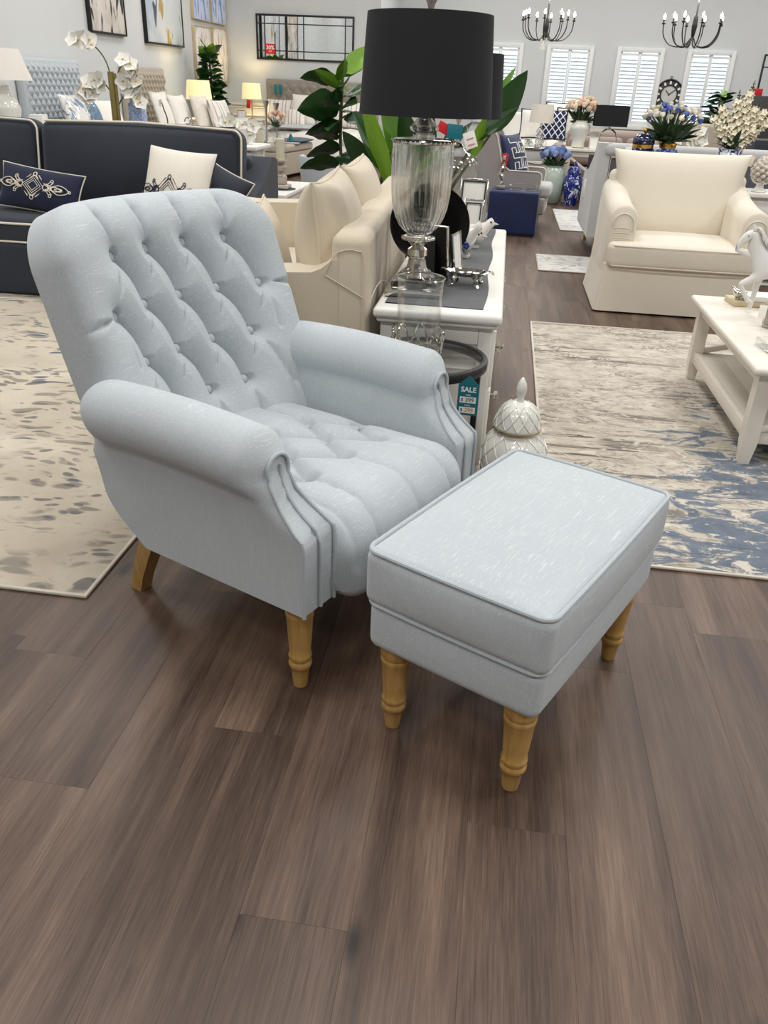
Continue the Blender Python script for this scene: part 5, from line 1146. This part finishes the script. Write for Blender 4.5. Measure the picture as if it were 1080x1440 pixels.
tag(obj('serving_tray', MB().rbox(-.14, .14, -.1, .1, 0, .07, .006, 1), M_white, None, T(-2.53, 6.0, LZ)), 'low white box between the blue jar and the small orchid', 'box')
orchid('small budding orchid in a white cube pot behind the navy sofa', (-2.38, 5.98, LZ), [([(0, 0, .08), (.0, 0, .14), (-.02, 0, .2), (-.03, 0, .24)], [(.95, 0, 0)])], None, 2, .5)
bo = thing('bowl', 'dark rimmed shallow dish on a stand behind the sofa cushion', 'bowl', (-2.24, 6.0, LZ)); obj('dish', MB().lathe([(.02, .0), (.02, .05), (.06, .06), (.085, .075), (.08, .078), (.055, .066), (.001, .062)], 28, cap=False), plain('slate_glaze', C(70, 80, 98), .3), bo); obj('ring_handle', MB().tube([(.02*math.cos(i*PI/8), 0, .13+.02*math.sin(i*PI/8)) for i in range(16)], .004, 6, True).tube([(0, 0, .06), (0, 0, .11)], .004, 6), M_silver, bo)
for lab, x, m in (('lilac grey shell ornament behind the white cushion', -2.12, M_mauve), ('pearly white shell ornament beside the lilac grey one', -2.0, M_ceramic)):
    P = smooth_path([(.07*math.cos(a)*(1-a/14), .05*math.sin(a)*(1-a/14), .03+.006*a) for a in np.linspace(0, 9, 14)], 3); tag(obj('shell', MB().tube(P, np.linspace(.036, .006, len(P)), 8), m, None, T(x, 6.0, LZ+.006)), lab, 'shell')
orchid('low spray of white orchids with yellow centres near the navy sofa arm', (-1.86, 6.0, LZ), [([(0, 0, .08), (-.03, 0, .1), (-.10, 0, .12), (-.14, 0, .08)], [(.3, 0, .02), (.5, 0, .03), (.7, 0, .01), (.85, 0, .03), (1, 0, 0)]), ([(0, 0, .08), (.04, 0, .1), (.1, 0, .1)], [(.4, 0, .03), (.7, 0, .0), (1, 0, .02), (.9, 0, -.04)])], None, 2, .9)
# candlesticks and peach flowers on the table by the far bed
def rose_mesh(r):
    b = MB()
    for k, (q, h) in enumerate(((1, .0), (.8, .25), (.55, .4), (.3, .5))):
        rows = []
        for i in range(4):
            t = i/3; rows.append([(q*r*(.35+.65*math.sin(t*1.6))*(1+.10*math.sin(5*a+k))*math.cos(a), q*r*(.35+.65*math.sin(t*1.6))*(1+.10*math.sin(5*a+k))*math.sin(a), r*(h+t*.85-.35)) for a in np.linspace(0, 2*PI, 13)])
        b.sheet(np.array(rows))
    return b.ball((0, 0, 0), r*.6, 8, 6)
def bouquet(label, loc, vase, vase_m, n, R, H, z0, cols, green=30, r=.03, squash=.8, leafy=1.0, cat='flowers', name='flower_arrangement'):
    t = thing(name, label, cat, loc); obj('vase', MB().lathe(vase, 32), vase_m, t, smooth=60)
    mes = [mesh('flower', rose_mesh(r), m, 80) for m in cols]; lm = mesh('leaf', leaf_mesh(1, .4, .3, .2, 4, 2), M_fgreen, 80)
    for k in range(green):
        a = rng.uniform(0, 2*PI); q = rng.uniform(.3, 1.05)*leafy; put_leaf(t, lm, (0.02*math.cos(a), .02*math.sin(a), z0-.02+.0*q), (R*q*math.cos(a), R*.8*q*math.sin(a), z0+H*rng.uniform(.0, .75)*(1.1-q*.3)), rng.uniform(-60, 60), .7)
    for k in range(n):
        a = k*2.4; q = math.sqrt((k+.5)/n); x, y = R*q*math.cos(a), R*squash*q*math.sin(a); z = z0+H*(.35+.65*math.sqrt(max(0, 1-q*q*.92)))*rng.uniform(.85, 1.05)
        obj('stalk', MB().tube([(x*.12, y*.12, z0-.02), (x*.6, y*.6, z0+(z-z0)*.55), (x, y, z-r*.3)], .0025, 4), M_fgreen, t); link('flower', mes[k % len(mes)], t, T(x, y, z) @ Rx(rng.uniform(-50, 20)) @ Ry(rng.uniform(-35, 35)))
    return t
M_peach = plain('peach_petal', C(236, 196, 172), .7, var=.06); M_blush = plain('blush_petal', C(238, 216, 198), .7, var=.05); M_coral = plain('coral_petal', C(240, 164, 132), .7); M_ivory = plain('ivory_petal', C(240, 232, 208), .7, var=.04); M_bluepl = plain('hydrangea_petal', C(140, 162, 210), .7, var=.1); M_cornfl = plain('cornflower_petal', C(96, 118, 196), .7, var=.1)
csk = [(.04, 0), (.045, .008), (.015, .03), (.01, .1), (.018, .14), (.012, .2), (.02, .26), (.042, .30), (.044, .31), (.03, .312)]
for lab, x, h_ in (('taller silver grey candlestick left of the peach flowers', -3.42, 1.75), ('silver grey candlestick right of the peach flowers', -3.27, 1.68)): tag(obj('candlestick', MB().lathe([(r, z*h_) for r, z in csk], 20), M_pewter, None, T(x, 12.28, .4405)), lab, 'candlestick')
bouquet('coral and peach flowers in a glass vase among the candlesticks', (-3.24, 12.12, .4405), [(.04, 0), (.05, .01), (.055, .16), (.06, .24)], M_clear, 12, .14, .17, .24, [M_coral, M_blush, M_peach], 14, .032)
bouquet('small blush roses in a silver pot in front of the far bed', (-3.02, 13.9, .566), [(.04, 0), (.06, .03), (.05, .09), (.06, .13)], M_silver, 10, .13, .15, .13, [M_peach, M_blush], 10, .03)

# ================================================================== RIGHT BACKGROUND
wb = bed('bed in white and navy in front of the far windows', (.62, 16.6, 0), 0, 1.5, .9, M_white, .0, .3, .3, 2.2)
n_ = NT('navy_lattice_print'); 
def lat(rot): 
    w = n_.node('ShaderNodeTexWave', Scale=4.0); n_.t.links.new(n_.coord((1, 1, 1), rot=(0, 0, rot)), w.inputs[0]); return n_.ramp(w.outputs['Fac'], [(.90, 0), (.95, 1)])
n_.set(Base_Color=n_.mix(n_.math('MAXIMUM', lat(.7), lat(-.7)), C(22, 32, 66), C(220, 222, 228)), Roughness=.9); M_navylat = n_.m
for lab, x, y, w_, m, pm_ in (('navy lattice patterned pillow on the white bed by the windows', .70, 14.75, .44, M_navylat, M_navyp), ('white pillow with navy border left of the lattice one', .40, 14.8, .44, M_pillow, M_navyp), ('white pillow with navy border right of the lattice one', 1.0, 14.85, .48, M_pillow, M_navyp), ('large white pillow with navy edge behind the lattice one', .86, 15.15, .56, M_pillow, M_navyp)):
    cushion('bed_pillow', lab, (x, y, .57+w_*.46), Rx(74), w_, w_, .16, m, pm_, .014)
mt = thing('side_table', 'mirrored side table with chrome legs under the crystal lamp', 'side table', (.37, 11.5, 0)); obj('top', MB().rbox(-.2, .2, -.2, .2, .59, .62, .005, 1), M_silver, mt); obj('drawer', MB().rbox(-.17, .17, -.18, .18, .46, .585, .004, 1), M_lgrey, mt); obj('lower_shelf', MB().rbox(-.18, .18, -.18, .18, .1, .12, .003, 1), M_clear, mt)
for x in (-.185, .185):
    for y in (-.185, .185): obj('leg', MB().rbox(x-.009, x+.009, y-.009, y+.009, 0, .59, .002, 1), M_silver, mt)
shade_lamp('lamp with ivory drum shade and stacked crystal column on the mirrored table', (.40, 11.52, .621), .135, .155, .275, .485, [(.05, 0), (.06, .01), (.04, .03), (.055, .06), (.035, .09), (.055, .12), (.035, .15), (.05, .18), (.03, .21), (.012, .23)], M_ivory_shade, M_crystal)
for lab, x, y, s_, m in (('cluster of clear crystal ornament before the ivory lamp', .42, 11.36, .06, M_clear), ('small green glass ornament left of the crystal cluster', .27, 11.38, .045, glass('green_glass', (.7, .86, .78, 1), .02))):
    t = thing('crystal_ornament', lab, 'ornament', (x, y, .621))
    for k in range(4): obj('lobe', MB().ball((s_*.6*math.cos(k*1.6), s_*.6*math.sin(k*1.6), s_*.75+s_*.2*k), s_*.7, 8, 6), m, t, smooth=5)
xt = thing('console_table', 'cream console table with crossed sides under the rose urn', 'console table', (1.07, 11.4, 0)); obj('top', MB().rbox(-.33, .36, -.2, .2, .60, .635, .008, 2), M_cream_paint, xt); obj('apron', MB().rbox(-.30, .33, -.17, .17, .54, .60, .004, 1), M_cream_paint, xt); obj('shelf', MB().rbox(-.30, .33, -.17, .17, .12, .15, .004, 1), M_cream_paint, xt)
for x in (-.29, .32):
    for y in (-.16, .16): obj('leg', MB().rbox(x-.024, x+.024, y-.024, y+.024, 0, .60, .003, 1), M_cream_paint, xt)
for sg in (-1, 1): obj('cross_brace', MB().rbox(-.33, .33, -.01, .01, -.014, .014, .003, 1, M=T(.015, -.165+sg*.0105, .345) @ Ry(sg*33)), M_cream_paint, xt)
urn = [(.06, 0), (.075, .01), (.07, .06), (.085, .12), (.115, .19), (.118, .22), (.095, .255), (.075, .27), (.085, .285)]
bouquet('pale peach roses in a large white urn on the cream console', (.885, 11.38, .6355), [(r*1.1, z*1.1) for r, z in urn], M_ceramic, 46, .195, .25, .30, [M_blush, M_peach, M_ivory], 44, .040)
fr_ = frame('photo_frame', 'white block frame on the cream console beside the urn', (1.07, 11.28, .636), 0, .10, .13, 6, M_white, M_card, .01)
tag(obj('letter_box', MB().rbox(-.05, .05, -.03, .03, 0, .19, .004, 1), M_white, None, T(1.08, 11.48, .636)), 'tall white letter box behind the block frame', 'box')
dl = thing('table_lamp', 'lamp with wide black rectangular shade on a silver ring stand', 'lamp', (1.24, 11.36, .636)); b = MB()
for q in ((-.20, .20, -.125, -.121), (-.20, .20, .121, .125), (-.20, -.196, -.121, .121), (.196, .20, -.121, .121)): b.box(q[0], q[1], q[2], q[3], .262, .495)
obj('lamp_shade', b, M_black_shade, dl, smooth=5); obj('base', MB().rbox(-.06, .06, -.04, .04, 0, .02, .003, 1), M_silver, dl); obj('ring', MB().tube([(.105*math.cos(i*PI/16), 0, .122+.105*math.sin(i*PI/16)) for i in range(32)], .010, 8, True), M_silver, dl)
obj('stem', MB().lathe([(.03, .225), (.03, .24), (.012, .25), (.012, .40)], 14), M_silver, dl); obj('bulb', MB().ball((0, 0, .38), .03, 10, 8), M_card, dl)
ms = thing('sofa', 'mauve linen sofa with rolled arm beyond the cream console', 'sofa', (1.5, 12.1, 0)); obj('base', MB().rbox(-.72, .85, -.4, .35, .0, .36, .02, 2), M_mauve, ms); obj('backrest', MB().rbox(-.7, .85, .2, .42, .3, .82, .08, 4), M_mauve, ms, smooth=60)
for x in (-.78, .9): obj('arm', MB().rbox(x-.09, x+.09, -.42, .40, .06, .52, .02, 2).tube([(x, -.43, .54), (x, .4, .54)], .105, 16), M_mauve, ms, smooth=50)
for x in (-.32, .45): obj('back_cushion', MB().rbox(x-.36, x+.36, .05, .22, .38, .74, .07, 4), M_mauve, ms, smooth=60)
ms2 = thing('sofa', 'second mauve sofa back running behind the blue flower bouquet', 'sofa', (3.4, 12.3, 0)); obj('base', MB().rbox(-.7, .7, -.3, .35, .05, .4, .02, 2), M_mauve, ms2); obj('backrest', MB().rbox(-.7, .7, -.4, -.2, .05, .82, .08, 4), M_mauve, ms2, smooth=60)
bouquet('blue hydrangeas in a pale celadon floor pot', (.61, 11.02, 0), [(.09, 0), (.11, .01), (.145, .16), (.155, .27), (.13, .38), (.10, .42), (.11, .44)], plain('celadon_glaze', C(170, 182, 172), .2), 20, .17, .20, .43, [M_bluepl], 30, .05)
bj = thing('ginger_jar', 'blue and white lidded floor jar beside the small patterned rug', 'jar', (.86, 10.93, 0)); obj('body', MB().lathe([(.075, 0), (.08, .01), (.085, .06), (.115, .18), (.122, .26), (.105, .33), (.08, .355), (.08, .365)], 32), M_bwd, bj, smooth=60); obj('lid', MB().lathe([(.088, .362), (.09, .37), (.085, .41), (.06, .44), (.02, .45)], 32), M_bwd, bj, smooth=60); obj('finial', MB().lathe([(.012, .448), (.022, .475), (.012, .50), (.002, .515)], 14), M_bwd, bj)
rk = thing('display_rack', 'tall black sample rack panel beside the grey sofa', 'rack', (1.08, 10.72, 0)); 
for y in (-.1, .1): obj('panel', MB().rbox(-.09, .09, y-.01, y+.01, .06, .60, .004, 1), M_ink, rk)
obj('foot', MB().rbox(-.1, .1, -.14, .14, 0, .06, .006, 1), M_blackmetal, rk)
gs = thing('sofa', 'charcoal grey sofa with pale border seen from behind the ivory armchair', 'sofa', (1.95, 7.72, 0))
obj('back_panel', MB().rbox(-1.12, 1.3, -.40, -.26, .16, .83, .02, 2), plain('charcoal_linen', C(88, 88, 94), .9, var=.04), gs); obj('back_rail', MB().rbox(-1.16, 1.34, -.43, -.22, .80, .90, .045, 4), M_lgrey, gs, smooth=60)
obj('piping', MB().tube([(-1.11, -.405, .20), (-1.10, -.405, .80), (1.3, -.405, .80)], .008, 6), M_pipe, gs)
for sg, x in ((-1, -1.16), (1, 1.34)): obj('arm', MB().prism([(-.43, .17), (.62, .17), (.62, .48)]+arc(.52, .52, .1, 0, 90, 5)+[(.2, .66), (-.1, .78), (-.24, .90), (-.40, .90)], -.05, .05, T(x, 0, 0) @ Rz(90) @ Rx(90)), M_lgrey, gs, smooth=40)
obj('seat', MB().rbox(-1.1, 1.28, -.28, .6, .17, .42, .03, 2), M_grey, gs)
for x in (-1.12, 1.30):
    for y in (-.36, .55): obj('leg', MB().lathe([(.018, 0), (.03, .17)], 4, T(x, y, 0) @ Rz(45)), M_oak, gs, smooth=5)
tag(obj('carry_bag', MB().rbox(-.02, .02, -.07, .07, .0, .16, .008, 1).tube([(0, -.04, .16), (0, -.03, .22), (0, .03, .22), (0, .04, .16)], .004, 6), M_card, None, T(.755, 8.05, .40)), 'small white bag hung on the side of the grey sofa', 'bag')
jc = thing('console_table', 'white console table with drawers carrying the blue jars', 'console table', (1.75, 6.78, 0)); JZ = .655
obj('top', MB().rbox(-.92, .95, -.2, .17, JZ-.035, JZ, .008, 2), M_white, jc); obj('body', MB().rbox(-.88, .91, -.16, .14, .08, JZ-.035, .005, 1), M_white, jc)
for x in (-.84, -.25, .34): d = obj('drawer', MB().rbox(x, x+.55, -.178, -.16, .44, .60, .005, 1), M_white, jc); obj('knob', MB().ball((x+.27, -.188, .52), .013, 10, 8), M_pewter, d)
for x in (-.85, .88): obj('leg', MB().rbox(x-.025, x+.025, -.16, .14, 0, .08, .003, 1), M_white, jc)
JZ += .0005
nj = thing('ginger_jar', 'navy lidded ginger jar with gold bands on the white drawer console', 'jar', (1.00, 6.74, JZ)); obj('body', MB().lathe([(.06, 0), (.065, .01), (.095, .08), (.115, .15), (.112, .2), (.085, .245), (.07, .255), (.07, .27)], 36), M_bwn, nj, smooth=60); obj('neck_band', MB().lathe([(.073, .250), (.076, .254), (.076, .276), (.073, .28)], 36, cap=False), M_gold, nj); obj('lid', MB().lathe([(.078, .278), (.082, .285), (.076, .32), (.05, .345), (.015, .352)], 36), M_bwn, nj, smooth=60); obj('finial', MB().ball((0, 0, .37), .018, 12, 8), M_gold, nj)
hang_tag('price_tag', 'white price tag hanging on the navy ginger jar', (.885, 6.64, JZ+.26), .05, .09, M_card, 20, -8)
bv = [(.05, 0), (.055, .01), (.09, .08), (.11, .16), (.10, .21), (.07, .25), (.055, .262), (.06, .29)]
bt = bouquet('large blue and white flower bouquet in a gold necked blue vase', (1.18, 6.76, JZ), bv, bluewhite('blue_diamond_glaze', 34, .47, C(40, 68, 160), C(150, 172, 220)), 62, .215, .23, .32, [M_cornfl, M_ivory, M_petal, M_ivory], 90, .022)
obj('gold_neck', MB().lathe([(.062, .248), (.060, .258), (.064, .285), (.07, .292)], 32, cap=False), M_gold, bt); obj('bunched_stems', MB().lathe([(.045, .27), (.05, .33), (.08, .42)], 16), M_fgreen, bt)
sv_ = thing('flower_arrangement', 'tall spikes of creamy white blossom in a blue and white vase', 'flowers', (1.63, 6.74, JZ)); obj('vase', MB().lathe([(.055, 0), (.06, .01), (.09, .06), (.105, .13), (.10, .2), (.085, .245), (.08, .26), (.088, .275)], 36), M_bw, sv_, smooth=60)
fl_me = petal5(.026, 5, .8, .3)
def spike(par, base, tip, n, r0):
    P = smooth_path([base, ((base[0]*.6+tip[0]*.4), base[1], base[2]*.45+tip[2]*.55), tip], 10); obj('stem', MB().tube(P, .003, 5), M_fgreen, par)
    b = MB(); g = MB()
    for k in range(n):
        f_ = .28+.58*k/n; p = P[int(f_*(len(P)-1))]; a = k*2.4; rad = r0*(1.05-.6*k/n)
        M = T(p[0]+rad*math.cos(a), p[1]+rad*math.sin(a), p[2]) @ Rz(math.degrees(a)) @ Ry(65); 
        for V, F in [(fl_me.V, fl_me.F)]: b.add(np.concatenate(V), F, M)
    for k in range(9): f_ = .86+.14*k/9; p = P[int(f_*(len(P)-1))]; g.ball((p[0]+.009*math.cos(k*2.4), p[1]+.009*math.sin(k*2.4), p[2]), .008*(1.2-k/10), 6, 4)
    obj('blossom', b, M_ivory, par, smooth=80)['kind'] = 'stuff'; obj('buds', g, M_fgreen, par)['kind'] = 'stuff'
for x, y, h_ in ((-.19, -.02, .52), (-.13, .03, .60), (-.03, -.03, .66), (.06, .02, .72), (.12, -.02, .60), (.20, .0, .58), (.26, .02, .52), (.02, .05, .58), (-.08, -.05, .46), (.14, -.06, .44)): spike(sv_, (x*.15, y*.3, .24), (x*1.12, y, h_), 30, .030)
lmv = mesh('leaf', leaf_mesh(1, .3, .4, .2, 5, 2), M_fgreen, 80)
for k in range(16): a = k*2.4; put_leaf(sv_, lmv, (0, 0, .26), (.13*math.cos(a), .1*math.sin(a), .33+.05*(k % 3)), 0, .8)
hang_tag('price_tag', 'pale price tag hanging by the blossom vase', (1.765, 6.62, JZ+.24), .035, .07, M_blush, 0, 10)
fn = thing('artichoke_finial', 'cream ceramic artichoke on a pedestal at the right of the jars', 'ornament', (1.87, 6.66, JZ)); obj('pedestal', MB().lathe([(.05, 0), (.055, .008), (.03, .03), (.026, .05), (.045, .068)], 24), M_ceramic, fn, smooth=60)
sc_me = MB()
for k in range(60):
    f_ = k/60; a = k*2.4; r_ = .07*math.sin(PI*(.18+.74*f_)); z = .07+.16*f_; sc_me.ball((r_*math.cos(a), r_*math.sin(a), z), .021, 6, 5, (1, 1, .8))
    sc_me.lathe([(.008, 0), (.001, .022)], 6, T(r_*math.cos(a), r_*math.sin(a), z) @ Rz(math.degrees(a)) @ Ry(40))
obj('core', MB().ball((0, 0, .15), .066, 16, 12, (1, 1, 1.2)), M_ceramic, fn); obj('scales', sc_me, plain('cream_crackle_glaze', C(214, 204, 190), .35, var=.06), fn)['kind'] = 'stuff'
orchid('white orchids massed beyond the grey sofa', (1.72, 8.75, .61), [([(0, 0, .08), (-.06, 0, .22), (-.16, 0, .34), (-.22, 0, .40)], [(.5, 0, 0), (.6, 0, .02), (.7, 0, 0), (.8, 0, .02), (.9, 0, 0), (1, 0, 0)]), ([(0, 0, .08), (.02, 0, .22), (.06, 0, .32), (.12, 0, .34)], [(.5, 0, 0), (.6, .03, .0), (.7, -.02, .02), (.8, 0, -.04), (.9, 0, .02), (1, 0, -.02), (.75, .05, -.05), (.6, -.04, -.03)])], None, 3, 1.0)
nightstand('side_table', 'white side table under the massed orchids', (1.72, 8.75, 0), .4, .34, .609, M_white, 'side table')
dc = thing('dining_chair', 'taupe upholstered dining chair back behind the white orchids', 'chair', (1.98, 9.6, 0)); obj('backrest', MB().rbox(-.22, .22, -.05, .03, .45, 1.02, .04, 3), M_beige, dc, smooth=60); obj('seat', MB().rbox(-.22, .22, -.02, .42, .38, .47, .03, 2), M_beige, dc)
for x in (-.18, .18):
    for y in (0, .38): obj('leg', MB().lathe([(.014, 0), (.02, .39)], 8, T(x, y, 0)), M_blackmetal, dc)
bc = thing('side_cabinet', 'black chest with brass handle behind the creamy blossom', 'cabinet', (2.62, 8.75, 0)); obj('body', MB().rbox(-.35, .4, -.2, .2, .04, .93, .008, 1), M_ink, bc); d = obj('drawer', MB().rbox(-.31, .36, -.212, -.2, .74, .90, .004, 1), M_ink, bc); obj('handle', MB().rbox(.0, .08, -.228, -.21, .81, .825, .003, 1), M_gold, d)
for x in (-.3, .35): obj('foot', MB().rbox(x-.03, x+.03, -.18, .18, 0, .04, .003, 1), M_ink, bc)
njr = thing('ginger_jar', 'dark navy lidded jar standing on the black chest', 'jar', (2.50, 8.72, .9305)); obj('body', MB().lathe([(.05, 0), (.075, .05), (.08, .1), (.05, .15)], 24), M_bwn, njr, smooth=60); obj('lid', MB().lathe([(.055, .148), (.05, .175), (.01, .19), (.008, .205)], 20), M_bwn, njr)
fg = thing('potted_plant', 'dark leafy fig plant behind the blossom near the last window', 'plant', (2.86, 13.0, 0)); obj('pot', MB().lathe(pot, 24), plain('dark_planter', C(46, 44, 44), .5), fg, smooth=60); obj('stem', MB().tube([(0, 0, .25), (.0, 0, 1.30)], .014, 7), M_stem, fg)
for k in range(60):
    z = .6+.74*(k/60); a = math.radians(k*137.5); L = (.36-.16*(k/60))*rng.uniform(.8, 1.1); put_leaf(fg, fiddle_me if k < 57 else fiddle_l, (.02*math.cos(a), .02*math.sin(a), z), (L*math.cos(a), L*math.sin(a), z+rng.uniform(-.04, .1)), rng.uniform(-30, 30), 1)
bx = thing('wall_cabinet', 'dark cabinet under the tall mirror at the far right', 'cabinet', (4.0, 15.2, 0)); obj('body', MB().rbox(-.28, .6, -.25, .25, .0, 1.32, .01, 1), plain('dark_bronze_cabinet', C(58, 54, 50), .5), bx)
for x in (-.26, .17): obj('door', MB().rbox(x, x+.41, -.265, -.25, .05, 1.27, .004, 1), plain('dark_bronze_cabinet', C(58, 54, 50), .5), bx)
tag(obj('sale_sign', MB().rbox(-.08, .08, -.004, .004, 0, .10, .002, 1).rbox(-.03, .03, -.02, .02, 0, .004, .001, 1), M_red, None, T(3.86, 15.1, 1.3205)), 'plain red card sign standing on the dark cabinet', 'sign')
m2 = thing('wall_mirror', 'tall window style mirror with dark bars at the far right', 'mirror', (5.1, 17.995, 1.50)); obj('glass', MB().box(-.5, .5, -.012, -.004, -.50, .50), M_mirror, m2, smooth=0); b = MB()
for q in ((-.52, -.49, -.52, .52), (.49, .52, -.52, .52), (-.49, .49, -.52, -.49), (-.49, .49, .49, .52)): b.rbox(q[0], q[1], -.03, 0, q[2], q[3], .003, 1)
obj('frame', b, M_blackmetal, m2)
for x in (-.2, .2): obj('glazing_bar', MB().rbox(x-.01, x+.01, -.026, -.01, -.49, .49, .002, 1), M_blackmetal, m2)
obj('glazing_bar', MB().rbox(-.49, .49, -.025, -.01, .30, .32, .002, 1), M_blackmetal, m2)
ck = thing('wall_clock', 'round black wall clock with pale face between the last two windows', 'clock', (2.98, 17.999, 1.29)); obj('rim', MB().tube([(.25*math.cos(i*PI/24), -.025, .25*math.sin(i*PI/24)) for i in range(48)], .016, 8, True).tube([(.155*math.cos(i*PI/24), -.022, .155*math.sin(i*PI/24)) for i in range(48)], .010, 6, True), M_blackmetal, ck)
obj('face', MB().lathe([(.001, 0), (.24, 0), (.24, .012), (.001, .012)], 40, Rx(90), cap=False), plain('clock_face', C(206, 206, 200), .5), ck); obj('chapter_ring', MB().lathe([(.158, .0125), (.245, .0125), (.245, .014), (.158, .014), (.158, .0125)], 40, Rx(90), cap=False), plain('clock_black_ring', C(60, 60, 62), .5), ck)
for k in range(12): obj('numeral', MB().box(-.018, .018, -.0185, -.014, .172, .228, M=Ry(30*k)), M_card, ck)
for a, L in ((-42, .10), (52, .14)): obj('hand', MB().box(-.006, .006, -.024, -.02, -.02, L, M=Ry(a)), M_ink, ck)
obj('hook', MB().tube([(.02*math.cos(i*PI/8), -.02, .29+.02*math.sin(i*PI/8)) for i in range(16)], .005, 6, True), M_blackmetal, ck)

# ================================================================== CHANDELIERS
M_bulb = emit('glowing_bulb', (1, .86, .55, 1), 22)
ch_ = thing('chandelier', 'black candle chandelier hanging above the peach roses', 'chandelier', (.315, 11.0, 0))
obj('stem', MB().lathe([(.05, 4.30), (.05, 4.28), (.008, 4.27), (.008, 2.0), (.022, 1.98), (.028, 1.90), (.018, 1.82), (.01, 1.79)], 12), M_blackmetal, ch_)
bulb_me = mesh('bulb', MB().lathe([(.006, 0), (.012, .014), (.014, .026), (.008, .042), (.001, .056)], 10), M_bulb, 80); arm_me = mesh('arm', MB().tube(smooth_path([(.015, 0, 1.86), (.06, 0, 1.795), (.14, 0, 1.775), (.23, 0, 1.80), (.295, 0, 1.88), (.31, 0, 1.98)], 5), .0065, 6).lathe([(.018, 1.975), (.02, 1.985), (.011, 1.99), (.011, 2.02)], 10, T(.31, 0, 0)), M_blackmetal, 60)
for k in range(10): M = Rz(36*k+9) ; a = link('arm', arm_me, ch_, M @ S(.82 if k % 2 else 1, 1, 1)); link('bulb', bulb_me, a, T(.31, 0, 2.02))
c2 = copy_tree(ch_, 'black candle chandelier hanging above the ivory armchair and blue bouquet', (1.79, 10.0, -.06), 14)
for ch in c2.children:
    if ch.name.startswith('stem'): ch.scale = (1, 1, 1); ch.location.z = .06
for a in (ch_, c2): a['group'] = 'candle chandeliers'
hang_tag('price_tag', 'white price tag hanging under the chandelier above the roses', (.30, 10.98, 1.80), .07, .12, M_card, 0, 3)
for p in ((.315, 11.0, 2.2), (1.79, 10.0, 2.15)): bulb_light(p, 10, (1, .86, .62))
